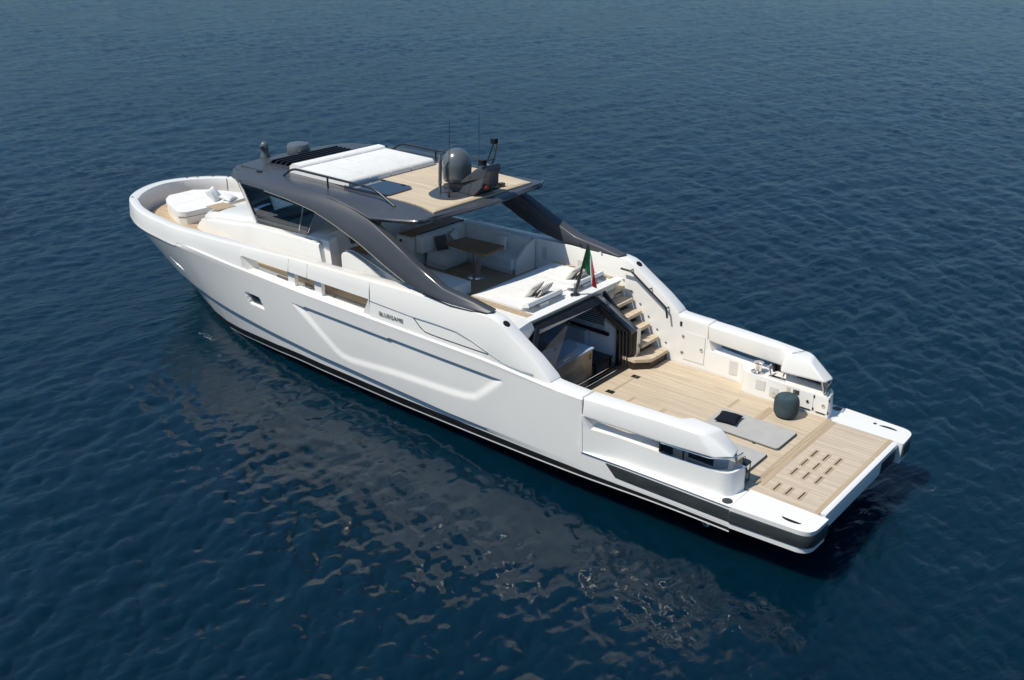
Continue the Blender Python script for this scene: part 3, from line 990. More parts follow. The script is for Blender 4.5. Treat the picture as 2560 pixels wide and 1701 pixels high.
# ------------------------------------------------------------------ stern wings (fold-down sides)
def make_wing(s):
    # lower block
    low = round_poly([(1.52, 1.95), (3.70, 1.95), (3.95, 2.38), (4.98, 2.40), (4.98, 2.835), (4.6, 2.76), (4.1, 2.68), (3.0, 2.625), (2.1, 2.55), (1.60, 2.47)], [0.05, 0.16, 0.2, 0.02, 0.0, 0.15, 0.2, 0.3, 0.4, 0.36], 5)
    bm = bmesh.new()
    def lowtop(p):
        t = (p[0] - 1.5) / 3.5
        return (p[0] + (0.04 if p[0] < 2 else 0), s * p[1], 0.505 + 0.065 * t)
    add_prism(bm, low, lambda p: (p[0], s * p[1], -0.02), lowtop)
    bevel(bm, 0.02, 2, ang=50)
    W = finish('wing', bm, GEL, Y)
    # fore pillar
    hexa('pillar', [(4.80, s * 2.41, 0.52), (4.975, s * 2.405, 0.52), (4.975, s * 2.83, 0.52), (4.72, s * 2.78, 0.52), (4.94, s * 2.41, 0.86), (4.975, s * 2.405, 0.86), (4.975, s * 2.84, 0.86), (4.92, s * 2.84, 0.86)], GEL, W, bev=0.01)
    # cap: thick rounded rail, jogs inboard and slopes down aft
    top = [(4.965, 2.36), (2.90, 2.26), (2.74, 2.06), (2.10, 2.01), (2.24, 2.45), (2.36, 2.54), (3.2, 2.62), (4.4, 2.74), (4.965, 2.785)]
    bot = [(4.965, 2.40), (2.95, 2.30), (2.80, 1.97), (1.70, 1.965), (1.64, 2.34), (1.95, 2.54), (3.0, 2.635), (4.4, 2.765), (4.965, 2.835)]
    zt = [1.262, 1.262, 1.262, 1.20, 1.215, 1.225, 1.255, 1.262, 1.262]
    zb = [0.81, 0.77, 0.765, 0.82, 0.82, 0.775, 0.755, 0.79, 0.81]
    bm = bmesh.new()
    a = [bm.verts.new((p[0], s * p[1], z)) for p, z in zip(bot, zb)]
    b = [bm.verts.new((p[0], s * p[1], z)) for p, z in zip(top, zt)]
    n = len(a)
    bmesh.ops.triangulate(bm, faces=[bm.faces.new(a[::-1])])
    bm.faces.new(b)
    for i in range(n):
        bm.faces.new((a[i], a[(i + 1) % n], b[(i + 1) % n], b[i]))
    bmesh.ops.recalc_face_normals(bm, faces=bm.faces[:])
    bevel(bm, 0.06, 4, ang=28)
    finish('cap_rail', bm, GEL, W, angle=50)
    if s < 0: tube('cap_joint', [(2.62, s * 2.10, 1.266), (2.42, s * 2.62, 1.236)], 0.006, PIPE, W, seg=5)
    # curved window band under the cap
    outer = [(3.13, 2.625), (2.7, 2.60), (2.35, 2.57), (2.05, 2.53), (1.86, 2.465), (1.74, 2.38), (1.68, 2.28), (1.645, 2.12), (1.63, 1.98)]
    rows = []
    for x, y in outer:
        rows.append([(x, s * (y - 0.012), 0.50), (x, s * (y - 0.012), 0.80)])
    grid('window', rows, GLASSC, W)
    for z in (0.525, 0.765):
        tube('window_trim', [(x + (0.0), s * (y - 0.004), z + (0.035 if x < 1.9 and z > 0.7 else 0)) for x, y in outer], 0.013, CHROME, W, seg=6)
    for x, y in ((2.62, 2.595),):
        box('mullion', x - 0.015, x + 0.015, s * (y - 0.03), s * (y - 0.005), 0.52, 0.78, BLACK, W, 0.004)
    # dark liner behind the fore half of the band
    box('dark_liner', 2.90, 3.12, s * 2.50, s * 2.54, 0.52, 0.80, BLACK, W, 0.005)
    box('dark_liner', 2.02, 2.58, s * 2.42, s * 2.45, 0.56, 0.76, BLACK, W, 0.02)
    box('window_end', 3.13, 3.17, s * 2.38, s * 2.61, 0.52, 0.79, BLACK, W, 0.005)
    tube('post', [(1.72, s * 2.02, 0.56), (1.80, s * 2.02, 0.86)], 0.03, CHROME, W, seg=8)
    # console: capstan, cleats, sockets, lockers on the inboard face
    bm = bmesh.new()
    add_lathe(bm, [(0.17, 0.525), (0.17, 0.55), (0.13, 0.57), (0.085, 0.58), (0.078, 0.71), (0.095, 0.76), (0.12, 0.77), (0.12, 0.79), (0.09, 0.805), (0, 0.81)], 3.42, s * 2.14, 24)
    finish('capstan', bm, CHROME, W)
    bm = bmesh.new()
    add_box(bm, 2.72, 3.12, s * 2.11 - 0.05, s * 2.11 + 0.05, 0.525, 0.56)
    for x in (2.80, 3.08):
        add_tube(bm, [(x, s * 2.11, 0.55), (x + (0.06 if x > 2.9 else -0.06), s * 2.11, 0.78)], 0.022, 8)
        add_tube(bm, [(x + (0.06 if x > 2.9 else -0.06), s * 2.11 - 0.09, 0.785), (x + (0.06 if x > 2.9 else -0.06), s * 2.11 + 0.09, 0.785)], 0.024, 8)
    finish('mooring_cleat', bm, CHROME, W)
    yi = s * 1.945
    def plate(nm, x0, x1, z0, z1, m, t=0.006):
        return box(nm, x0, x1, min(yi, yi - s * t), max(yi, yi - s * t), z0, z1, m, W, 0.002)
    plate('vent_panel', 3.12, 3.36, 0.20, 0.44, PANELG)
    plate('switch_plate', 2.50, 2.58, 0.34, 0.48, CHROME)
    plate('switch_plate', 2.27, 2.42, 0.36, 0.47, WATERSPOT)
    plate('shower_niche', 2.78, 3.00, 0.12, 0.36, PANELG)
    bm = bmesh.new(); add_lathe(bm, [(0.055, 0), (0.055, 0.03), (0.03, 0.035), (0.0, 0.03)], seg=16)
    o = finish('shower_head', bm, CHROME, W); o.location = (2.88, yi, 0.18); o.rotation_euler = (R(90 * s), 0, 0)
    for x0, x1, hx in ((1.70, 2.18, 1.92), (1.56, 1.68, 1.62)) if False else ((1.92, 2.26, 2.02), (1.56, 1.88, 1.64)):
        # locker door: thin raised panel, round latch, half-moon pull, hinges
        d = plate('locker_door', x0, x1, 0.10, 0.50, GEL, 0.008)
        bm = bmesh.new(); add_lathe(bm, [(0.04, 0), (0.04, 0.012), (0.02, 0.018), (0, 0.018)], seg=16)
        o = finish('latch', bm, CHROME, d); o.location = (hx + 0.02, yi - s * 0.008, 0.28); o.rotation_euler = (R(90 * s), 0, 0)
        box('pull_slot', x0 + 0.05, x1 - 0.05, yi - s * 0.012, yi - s * 0.007, 0.075, 0.105, DARKMET, d, 0.003)
        for z in (0.14, 0.45):
            box('hinge', x0 - 0.035, x0 + 0.0, yi - s * 0.014, yi, z - 0.03, z + 0.03, DARKMET, d, 0.004)
    # dark flush socket on the ledge
    bm = bmesh.new(); add_lathe(bm, [(0.095, 0.05), (0.095, 0.066), (0.07, 0.07), (0, 0.068)], 1.59, s * 2.47 if False else s * 2.50, 24)
    return W
WING = {s: make_wing(s) for s in (1, -1)}
# locker hatch and vent on the low wall ahead of each wing
for s in (1, -1):
    yi = s * 2.392
    d = box('locker_door', 5.02, 5.62, min(yi, yi - s * 0.008), max(yi, yi - s * 0.008), 0.16, 0.90, GEL2, BUL[s], 0.003)
    bm = bmesh.new(); add_lathe(bm, [(0.045, 0), (0.045, 0.012), (0.02, 0.018), (0, 0.018)], seg=16)
    o = finish('latch', bm, CHROME, d); o.location = (5.10, yi - s * 0.008, 0.52); o.rotation_euler = (R(90 * s), 0, 0)
    for z in (0.32, 0.76):
        box('hinge', 5.60, 5.68, yi - s * 0.016, yi - s * 0.006, z - 0.03, z + 0.03, CHROME, d, 0.004)
    box('vent_panel', 4.02, 4.30, min(s * 2.372, s * 2.39), max(s * 2.372, s * 2.39), 0.14, 0.50, PANELG, BUL[s], 0.002)
    box('cap_cleat', 5.70, 5.76, s * 2.385, s * 2.40, 1.02, 1.14, CHROME, BUL[s], 0.006)

# ------------------------------------------------------------------ swim platform
def platform():
    P = thing('swim_platform', '', '')
    for k in ('label', 'category'): del P[k]
    P.parent = Y
    pts = []
    for s in (1, -1):
        arm = round_poly([(1.434, 1.90), (1.434, 2.725), (-0.20, 2.61), (-0.22, 1.90)], [0, 0, 0.28, 0.03], 6)
        bm = bmesh.new()
        add_prism(bm, arm, lambda p: (p[0] + (0.03 if p[0] < 0 else 0), s * (p[1] - (0.03 if p[1] > 2.2 else 0)), -0.50), lambda p: (p[0], s * p[1], 0.0))
        bevel(bm, 0.022, 3, edges=[e for e in bm.edges if len(e.link_faces) == 2 and e.calc_face_angle(0) > R(35) and not all(v.co.x > 1.42 for v in e.verts)])
        A = finish('platform_arm', bm, GEL, P)
        # black fender band round the outer corner
        path = round_poly([(1.43, 2.71), (-0.19, 2.595), (-0.21, 2.0)], [0, 0.27, 0], 8)
        path = path[1:-1] if False else path
        rows = []
        q = [(1.43, 2.715)] + [p for p in path if -0.3 < p[0] < 1.40 and (p[1] > 2.02)] + [(-0.215, 1.93)]
        for i, (x, y) in enumerate(q):
            a = Vector(q[max(0, i - 1)]); b = Vector(q[min(len(q) - 1, i + 1)])
            t = (b - a).normalized(); nrm = Vector((t.y, -t.x)) * (-1)
            if nrm.dot(Vector((x - 1.0, y - 1.9))) < 0: nrm = -nrm
            e = 0.022
            rows.append([(x - nrm.x * 0.03, s * (y - nrm.y * 0.03), -0.375), (x + nrm.x * e * .4, s * (y + nrm.y * e * .4), -0.37), (x + nrm.x * e, s * (y + nrm.y * e), -0.34), (x + nrm.x * e, s * (y + nrm.y * e), -0.13), (x + nrm.x * e * .5, s * (y + nrm.y * e * .5), -0.095), (x - nrm.x * 0.03, s * (y - nrm.y * 0.03), -0.09)])
        grid('rub_strip', rows, RUB, A, caps=True)
        # half-moon pop-up cleat and round light
        hm = [(0.31 + 0.20 * math.cos(t), 2.38 + 0.085 * math.sin(t) * 0.9) for t in np.linspace(0, math.pi, 12)]
        prism_z('popup_cleat', [(x, s * y) for x, y in hm], -0.004, 0.006, BLACK, A, 0.0)
        bm = bmesh.new(); add_lathe(bm, [(0.04, -0.004), (0.04, 0.006), (0, 0.008)], 0.62, s * 2.42, 16)
        if s < 0: finish('deck_light', bm, DARKMET, A)
        else: bm.free()
        bm = bmesh.new(); add_lathe(bm, [(0.105, -0.01), (0.105, 0.008), (0.08, 0.012), (0, 0.010)], 1.575, s * 2.575, 24)
        finish('deck_socket', bm, RUB, WING[s])
    # central teak field with white aft lip
    box('platform_core', -0.02, 1.435, -1.90, 1.90, -0.20, -0.02, GEL, P, 0.01)
    prism_y('aft_lip', [(0.0, -0.02), (0.0, 0.004), (-0.06, 0.004), (-0.11, -0.02), (-0.13, -0.10), (-0.12, -0.36), (-0.02, -0.38)], -0.93, 1.80, GEL, P, 0.012)
    prism_y('aft_lip', [(0.0, -0.02), (0.0, 0.004), (-0.06, 0.004), (-0.11, -0.02), (-0.12, -0.10), (-0.06, -0.14), (-0.02, -0.14)], -1.86, -0.94, GEL, P, 0.012)
    box('dark_recess', -0.10, -0.03, -1.84, -0.96, -0.42, -0.13, BLACK, P, 0.01)
    tk = box('teak_inlay', 0.0, 1.4375, -1.90, 1.90, -0.015, 0.006, TEAKP, P, 0.0)
    # darker margin boards
    for x0, x1, y0, y1 in ((1.30, 1.432, -1.9, 1.62), (0.0, 0.10, -1.86, -0.94), (0.0, 0.10, -0.90, 1.86)):
        box('margin_board', x0, x1, y0, y1, 0.004, 0.010, TEAKD, P, 0.0)
    for cx in (1.07, 0.81, 0.54):
        for cy in (-0.25, 0.22, 0.70, 1.48):
            pl = round_poly(rect(cx - 0.055, cx + 0.055, cy - 0.20, cy + 0.20), 0.055, 4)
            m_ = prism_z('slot_plate', pl, 0.004, 0.0105, TEAKD, P, 0.0)
            box('slot', cx - 0.013, cx + 0.013, cy - 0.155, cy + 0.155, 0.008, 0.0135, BLACK, m_, 0.0)
    return P
PLAT = platform()

# ------------------------------------------------------------------ beach deck (cockpit floor)
fl_poly = [(1.44, -1.94), (3.66, -1.94), (3.92, -2.37), (6.9, -2.37), (6.9, 2.37), (3.92, 2.37), (3.66, 1.94), (1.44, 1.94)]
FLOOR = prism_z('beach_deck', fl_poly, -0.10, 0.006, TEAK, Y, 0.0)
for x0, x1, y0, y1 in ((1.445, 1.54, -1.92, 1.62), (2.64, 2.82, -1.62, -0.92), (3.49, 3.57, -1.52, -1.0), (6.06, 6.12, -0.88, 0.0), (5.45, 5.52, -0.05, 0.75), (4.55, 4.66, 0.0, 0.85)):
    box('margin_board', x0, x1, y0, y1, 0.004, 0.010, TEAKD, FLOOR, 0.0)
for cy in (-0.995, 0.095):
    d = box('flush_hatch', 5.99, 6.20, cy - 0.075, cy + 0.075, 0.004, 0.011, BLACK, FLOOR, 0.0)
    box('hatch_handle', 6.05, 6.13, cy - 0.02, cy + 0.02, 0.010, 0.016, CHROME, d, 0.002)

# ------------------------------------------------------------------ saloon portal and the room behind
ROOM = box('lower_room', 6.75, 10.6, -1.50, 2.30, -0.12, -0.02, CABW, Y, 0.0)
# starboard inner wall with its blinds, forward bulkhead, ceiling, port wall
prism_y('wall_lining', [(6.72, -0.02), (10.6, -0.02), (10.6, 1.42), (7.60, 1.72), (6.72, 1.02)], -1.46, -1.40, INTW, ROOM, 0.0)
box('bulkhead', 10.0, 10.1, -1.40, 2.30, -0.02, 1.44, INTW, ROOM, 0.0)
box('wall_lining', 6.8, 10.0, 2.28, 2.36, -0.02, 1.6, BLACK, ROOM, 0.0)
# blind: long slats on the starboard wall
bl = box('window_blind', 7.35, 9.85, -1.395, -1.385, 0.78, 1.42, BLUEW, ROOM, 0.0)
for i in range(9):
    z = 0.92 + i * 0.055
    box('slat', 7.36, 9.84, -1.385, -1.36, z, z + 0.016, DARKMET, bl, 0.0)
box('window_sill', 7.2, 9.9, -1.40, -1.33, 0.68, 0.76, BLACK, ROOM, 0.005)
# portal: leaning black frame, its right jamb and slanted shoulder face aft
def portal():
    # outline of the clear opening on the leaning plane (y, z) with x = 6.55 + lean(z)
    lean = lambda z: 6.50 + max(0.0, z - 0.95) * 0.95
    out = [(-1.50, -0.02), (-1.50, 1.02), (-1.02, 1.80), (1.42, 1.80), (2.0, 1.45), (2.36, 1.1), (2.36, -0.02)]
    inn = [(-1.30, 0.03), (-1.30, 0.98), (-0.92, 1.68), (1.38, 1.735), (1.93, 1.36), (2.28, 1.02), (2.28, 0.03)]
    bm = bmesh.new()
    for depth, (A, B) in enumerate(((out, inn),)):
        for fx in (0,):
            n = len(A)
            ov = [bm.verts.new((lean(z), y, z)) for y, z in A]
            iv = [bm.verts.new((lean(z), y, z)) for y, z in B]
            ob = [bm.verts.new((lean(z) + 0.42, y, z)) for y, z in A]
            ib = [bm.verts.new((lean(z) + 0.42, y, z)) for y, z in B]
            for i in range(n):
                j = (i + 1) % n
                bm.faces.new((ov[i], ov[j], iv[j], iv[i]))
                bm.faces.new((iv[i], iv[j], ib[j], ib[i]))
                bm.faces.new((ob[i], ob[j], ov[j], ov[i]))
                bm.faces.new((ib[i], ib[j], ob[j], ob[i]))
    F = finish('portal_frame', bm, BLACK, Y, smooth=False)
    # concentric track ribs inside the jamb
    for k in range(4):
        q = 0.06 + 0.10 * k
        sh = 0.03 + 0.012 * k
        path = [(y * (1 - 0.02) + (sh if y < 0 else -sh), z - (sh if z > 1.5 else 0)) for y, z in inn[:4]]
        tube('door_track', [(lean(z) + q, y - 0.02, z) for y, z in path], 0.012, DARKMET, F, seg=6)
        tube('door_track', [(lean(0) + q - 0.02, -1.30, 0.035 + 0.006 * k), (lean(0) + q - 0.02, 2.2, 0.035 + 0.006 * k)], 0.011, CHROME if k % 2 else DARKMET, F, seg=6)
    # outer right shoulder: tall tinted panel catching the sky
    bm = bmesh.new()
    q = [(6.40, -1.52, 1.02), (7.38, -1.00, 1.86), (7.46, -1.25, 1.86), (6.52, -1.72, 1.02)]
    q = [(6.42, -1.42, 1.00), (7.30, -0.98, 1.83), (7.40, -1.20, 1.83), (6.46, -1.60, 1.00)]
    bm.faces.new([bm.verts.new(p) for p in q])
    r = bmesh.ops.extrude_face_region(bm, geom=bm.faces[:])
    for v in r['geom']:
        if isinstance(v, bmesh.types.BMVert): v.co += Vector((0.10, 0.06, -0.12))
    finish('shoulder_panel', bm, SHOULDER, F, smooth=False)
    box('jamb_panel', 6.40, 6.62, -1.60, -1.44, -0.01, 1.01, WATERSPOT, F, 0.01)
    # sliding glass leaf closing the port half
    gl = [(0.30, 0.05), (0.30, 1.60), (1.34, 1.60), (1.9, 1.30), (2.24, 0.98), (2.24, 0.05)]
    bm = bmesh.new()
    bm.faces.new([bm.verts.new((lean(z) + 0.08, y, z)) for y, z in gl])
    finish('glass_leaf', bm, GLASSD, F, smooth=False)
    return F
PORTAL = portal()

# galley cabinet and low furniture seen through the portal
cab = thing('galley_cabinet', 'wooden galley cabinet with glossy blue-grey top just inside the open saloon doorway', 'cabinet', (7.4, 1.2, -0.02))
prism_z('cabinet_body', [(p[0] - 7.4, p[1] - 1.2) for p in [(6.92, -0.28), (7.66, -0.28), (7.66, 2.2), (6.92, 2.2)]], 0.0, 0.78, CABW, cab, 0.008)
prism_z('counter_top', [(p[0] - 7.4, p[1] - 1.2) for p in [(6.90, -0.31), (7.70, -0.31), (7.70, 2.24), (6.90, 2.24)]], 0.782, 0.82, BLUEW, cab, 0.006)
bm = bmesh.new(); add_tube(bm, [(-0.47, -1.38, 0.56), (-0.51, -1.38, 0.56), (-0.51, -1.38, 0.70)], 0.012, 6)
finish('handle', bm, BLACK, cab)
sb = thing('saloon_bench', 'dim blue-grey upholstered bench inside the lower saloon, below the blinds', 'bench', (8.7, -0.95, -0.02))
box('seat', -0.9, 1.0, -0.42, 0.32, 0.0, 0.36, BLUEW, sb, 0.05, 3)
box('backrest', -0.9, 1.0, -0.42, -0.22, 0.362, 0.72, BLUEW, sb, 0.05, 3)
lt = thing('saloon_low_table', 'small black low table just inside the saloon door track', 'table', (7.25, -0.85, -0.02))
box('table_top', -0.3, 0.3, -0.36, 0.36, 0.22, 0.27, BLACK, lt, 0.01)
for sx in (-1, 1):
    for sy in (-1, 1):
        box('leg', sx * 0.26 - 0.02, sx * 0.26 + 0.02, sy * 0.32 - 0.02, sy * 0.32 + 0.02, 0.0, 0.22, BLACK, lt, 0.0)

# near-side slope wall between portal and port bulwark, and sides of the stern block
prism_y('stair_wall', [(6.52, 0.0), (8.2, 0.0), (8.2, 1.80), (7.55, 1.80), (6.52, 0.96)], -1.58, -1.502, BLACK, Y, 0.004)

# ------------------------------------------------------------------ stairs on the starboard side
ST = thing('staircase', '', '')
for k in ('label', 'category'): del ST[k]
ST.parent = Y
tx = [6.12, 6.40, 6.68, 6.95, 7.22, 7.50]
tz = [0.29, 0.58, 0.86, 1.14, 1.42, 1.68]
for i, (x, z) in enumerate(zip(tx, tz)):
    if i == 0:
        pl = [(5.98, -2.37), (6.72, -2.37), (6.72, -1.42), (6.40, -1.28), (6.06, -1.55)]
        pl = [(6.04, -2.37), (6.72, -2.37), (6.72, -1.30), (6.34, -1.28), (6.04, -1.60)]
        T = prism_z('tread', pl, z - 0.085, z, TEAK, ST, 0.012)
        bp_ = [(p[0] + (0.03 if p[0] < 6.4 else 0), p[1] + (0.0)) for p in pl]
        prism_z('riser', bp_, 0.0, z - 0.087, SMOKED, ST, 0.004)
    else:
        pl = rect(x - 0.06, x + 0.34, -2.37, -1.60)
        T = prism_z('tread', pl, z - 0.085, z, TEAK, ST, 0.012)
        box('riser', x + 0.10, x + 0.13, -2.30, -1.62, tz[i - 1] + 0.002, z - 0.087, DGLASS, ST, 0.0)
    # cheek piece against the bulwark
    if i:
        prism_y('cheek', [(x - 0.02, z - 0.09), (x - 0.10, tz[i - 1] + 0.0), (x + 0.30, tz[i - 1]), (x + 0.30, z - 0.09)], -2.38, -2.34, GEL, ST, 0.0)
    bm = bmesh.new(); add_lathe(bm, [(0.025, 0), (0.025, 0.012), (0, 0.013)], seg=12)
    o = finish('step_light', bm, CHROME, ST); o.location = (x + 0.02, -2.405, z + 0.16); o.rotation_euler = (R(-90), 0, 0)
# black grab rail on the starboard inner wall
for s in (-1,):
    path = smooth_path([(7.52, s * 2.27, 2.17), (7.20, s * 2.27, 2.16), (6.12, s * 2.27, 1.44), (6.07, s * 2.27, 1.18)], 0.05)
    H = tube('hand_rail', path, 0.028, DARKMET, Y, seg=10)
    bm = bmesh.new()
    for p in ((7.25, 2.165), (6.66, 1.80), (6.13, 1.42)):
        add_tube(bm, [(p[0], s * 2.27, p[1]), (p[0], s * 2.42, p[1])], 0.018, 8)
    finish('bracket', bm, DARKMET, H)

# ------------------------------------------------------------------ upper cockpit
UF = box('upper_floor', 9.4, 14.4, -2.44, 2.44, 1.40, 1.50, teak('teak_shade', (0.46, 0.32, 0.20), (0.36, 0.245, 0.15)), Y, 0.0)  # darker copy of the deck teak: shade under the hardtop put into its colour
box('upper_floor', 7.50, 9.4, -2.44, -2.02, 1.40, 1.50, TEAK, Y, 0.0)
# stern block under the sunbed: deck slab with the overhanging lip
def stern_block():
    poly = round_poly([(7.36, 1.54), (7.30, 2.42), (9.5, 2.42), (9.5, -1.98), (7.62, -1.98), (7.44, -2.16), (7.38, -1.9)], 0.03, 3)
    B = prism_z('sunbed_base', [(7.50, 2.43), (9.52, 2.43), (9.52, -2.0), (7.52, -2.0)], 1.44, 1.88, GEL, Y, 0.01)
    # lip along the aft edge
    prism_y('aft_lip', [(7.36, 1.955), (7.40, 1.965), (7.56, 1.965), (7.56, 1.80), (7.46, 1.80), (7.38, 1.93)], -2.12, 1.60, GEL, B, 0.008)
    # tapered wing of the lip over the stairs
    hexa('lip_wing', [(7.40, -2.12, 1.93), (7.56, -2.14, 1.93), (7.56, -1.0, 1.78), (7.42, -1.0, 1.78), (7.37, -2.20, 1.955), (7.56, -2.20, 1.955), (7.56, -1.0, 1.955), (7.37, -1.0, 1.955)], GEL, B, 0.004)
    # port shoulder sloping from the lip down to the bulwark
    hexa('port_shoulder', [(7.05, 2.43, 1.50), (7.6, 2.43, 1.50), (7.6, 1.50, 1.70), (7.30, 1.50, 1.74), (7.14, 2.43, 2.02), (7.6, 2.43, 2.02), (7.6, 1.50, 1.96), (7.37, 1.56, 1.955)], GEL, B, 0.012)
    # raised side coamings with teak caps
    box('coaming', 7.56, 9.5, 1.20, 2.43, 1.88, 1.93, GEL, B, 0.012)
    box('coaming', 7.56, 9.55, -2.16, -1.98, 1.5, 1.93, GEL, B, 0.012)
    box('teak_cap', 7.60, 9.52, 1.20, 1.42, 1.931, 1.948, TEAKD, B, 0.003)
    box('teak_cap', 7.66, 9.55, -2.15, -1.99, 1.931, 1.948, TEAKD, B, 0.003)
    # well floor behind the folding headrests
    box('well_floor', 7.55, 8.05, -1.98, 1.20, 1.76, 1.80, NONSKID, B, 0.0)
    box('well_divider', 7.55, 8.05, -0.62, -0.24, 1.80, 1.935, GEL, B, 0.02)
    return B
SBASE = stern_block()
sunlip = thing('aft_sunbed', 'wide white three-panel sunbed over the saloon portal, behind the flagstaff', 'sunbed', (8.8, -0.4, 1.90))
ys = [1.18, 0.20, -0.88, -1.96]
for k in range(3):
    y0, y1 = ys[k + 1] + 0.008, ys[k] - 0.008
    rows = []
    # profile along x: flat, rolling over at the forward edge down to the cockpit floor
    prof = [(8.0, 1.80), (8.0, 1.955), (8.06, 1.985), (8.9, 1.985), (9.35, 1.98), (9.55, 1.94), (9.66, 1.85), (9.74, 1.70), (9.78, 1.52), (9.54, 1.52), (9.54, 1.84)]
    bm = bmesh.new()
    add_prism(bm, [(x - 8.8, z - 1.90) for x, z in prof], lambda p: (p[0], y0 + 0.4, p[1]), lambda p: (p[0], y1 + 0.4, p[1]))
    bevel(bm, 0.035, 3, ang=40)
    finish('cushion', bm, FAB, sunlip, angle=60)
for y0, y1, nm in ((-0.20, 1.10, 'port'), (-1.93, -0.66, 'starboard')):
    # folding headrest bar, tipped up over the well
    h = thing('folding_headrest', '', '')
    for k in ('label', 'category'): del h[k]
    h.parent = SBASE
    bm = bmesh.new()
    ym = (y0 + y1) / 2
    prof = [(7.80, 2.03), (7.83, 2.12), (7.90, 2.11), (8.12, 1.985), (8.10, 1.955)]
    add_prism(bm, prof, lambda p: (p[0], y0, p[1]), lambda p: (p[0], y1, p[1]))
    bevel(bm, 0.012, 2, ang=40)
    finish('headrest_bar', bm, GEL, h)
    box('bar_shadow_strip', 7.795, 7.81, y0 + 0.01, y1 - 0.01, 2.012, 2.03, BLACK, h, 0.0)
    box('support_bracket', 7.84, 7.90, ym - 0.15, ym + 0.15, 1.80, 1.97, NONSKID, h, 0.015)
    box('bracket_slot', 7.832, 7.841, ym - 0.08, ym + 0.08, 1.85, 1.93, PANELG, h, 0.0)
for x, y in ((7.70, 1.33), (7.74, -2.08)):
    bm = bmesh.new(); add_lathe(bm, [(0.03, 1.945), (0.03, 1.96), (0, 1.962)], x, y, 12)
    finish('cap_fitting', bm, CHROME, SBASE)

# ensign on its raked staff
fs = thing('ensign', 'green, white and red striped ensign hanging from a raked black staff above the portal', 'flag', (7.60, -0.44, 1.96))
bm = bmesh.new()
add_lathe(bm, [(0.13, 0.0), (0.12, 0.02), (0.05, 0.05), (0.04, 0.10), (0, 0.11)], seg=18)
finish('staff_foot', bm, DARKMET, fs)
top = Vector((7.26, -0.44, 3.34)) - Vector((7.60, -0.44, 1.96))
tube('staff', [(0, 0, 0.04), top * 0.33, top * 0.34, top], [0.042, 0.040, 0.033, 0.02], DARKMET, fs, seg=10)
def flag():
    bm = bmesh.new()
    nu, nv = 30, 44
    rows = []
    vs = []
    for i in range(nu + 1):
        u = i / nu                       # from hoist to fly
        row = []
        for j in range(nv + 1):
            v = j / nv                   # from bottom to top of the hoist
            base = top * (0.52 + 0.45 * v)
            # the cloth falls almost straight down from the raked staff, gathered in folds
            spread = (0.06 + 0.36 * u ** 0.8) * (1 - 0.55 * v) * (1 if u > 0 else 0)
            x = base.x - spread * 0.62 - 0.03 * math.sin(10 * u + 4 * v) * (1.1 - v) * u
            y = base.y - spread * 0.62 + 0.06 * math.sin(11 * u + 5 * v) * (1.15 - v) * min(1, 3 * u)
            z = base.z - 0.60 * u + 0.025 * math.sin(8 * u + 2 * v) * u
            row.append(bm.verts.new((x, y, z)))
        vs.append(row)
    for i in range(nu):
        for j in range(nv):
            f = bm.faces.new((vs[i][j], vs[i + 1][j], vs[i + 1][j + 1], vs[i][j + 1]))
            f.material_index = 0 if i < nu / 3 else (1 if i < 2 * nu / 3 else 2)
    return finish('flag_cloth', bm, [GREEN, WHITEF, RED], fs, angle=80)
flag()

# sofa group --------------------------------------------------------
so = thing('corner_sofa', 'pale grey L-shaped corner sofa under the hardtop, wrapped around the wooden table', 'sofa', (12.0, -1.8, 1.50))
def sbox(nm, x0, x1, y0, y1, z0, z1, m, bev=0.05, seg=3, parent=so):
    return box(nm, x0 - 12.0, x1 - 12.0, y0 + 1.8, y1 + 1.8, z0 - 1.5, z1 - 1.5, m, parent, bev, seg)
sbox('base', 12.22, 12.90, -2.36, -0.62, 1.50, 1.64, GEL2, 0.01)
sbox('base', 10.58, 12.22, -2.36, -1.56, 1.50, 1.64, GEL2, 0.01)
sbox('seat_cushion', 12.10, 12.80, -1.46, -0.58, 1.642, 1.92, FABG, 0.06, 4)
sbox('seat_cushion', 10.52, 12.80, -2.30, -1.47, 1.642, 1.92, FABG, 0.06, 4)
sbox('backrest', 12.76, 12.95, -2.10, -0.32, 1.93, 2.40, FABG, 0.05, 4)
bm = bmesh.new()
pr = round_poly([(10.44, 1.90), (12.9, 1.90), (12.9, 2.42), (10.72, 2.42), (10.50, 2.30)], [0.04, 0.02, 0.02, 0.15, 0.2], 5)
add_prism(bm, [(p[0] - 12.0, p[1] - 1.5) for p in pr], lambda p: (p[0], -2.37 + 1.8, p[1]), lambda p: (p[0], -2.12 + 1.8, p[1]))
bevel(bm, 0.04, 3, ang=40)
finish('backrest', bm, FABG, so, angle=60)
bm = bmesh.new()
pr = round_poly([(-2.37, 1.5), (-1.60, 1.5), (-1.60, 1.90), (-2.10, 2.28), (-2.37, 2.36)], [0, 0, 0.05, 0.2, 0.05], 5)
add_prism(bm, [(p[0] + 1.8, p[1] - 1.5) for p in pr], lambda p: (10.42 - 12, p[0], p[1]), lambda p: (10.50 - 12, p[0], p[1]))
bevel(bm, 0.01, 2, ang=40)
finish('end_panel', bm, GEL2, so)
bc = thing('bar_cabinet', 'white cabinet with a dark wooden top behind the corner sofa backrest', 'cabinet', (13.2, -1.2, 1.50))
box('body', -0.22, 0.35, -1.15, 1.02, 0.0, 0.86, GEL2, bc, 0.03, 3)
box('wood_top', -0.20, 0.33, -1.13, 0.95, 0.862, 0.885, WALNUT, bc, 0.005)
box('glass_rail', -0.22, -0.205, -1.10, 0.7, 0.885, 0.93, GLASSC, bc, 0.0)
bm = bmesh.new(); add_lathe(bm, [(0.045, 0), (0.045, 0.015), (0, 0.016)], seg=14)
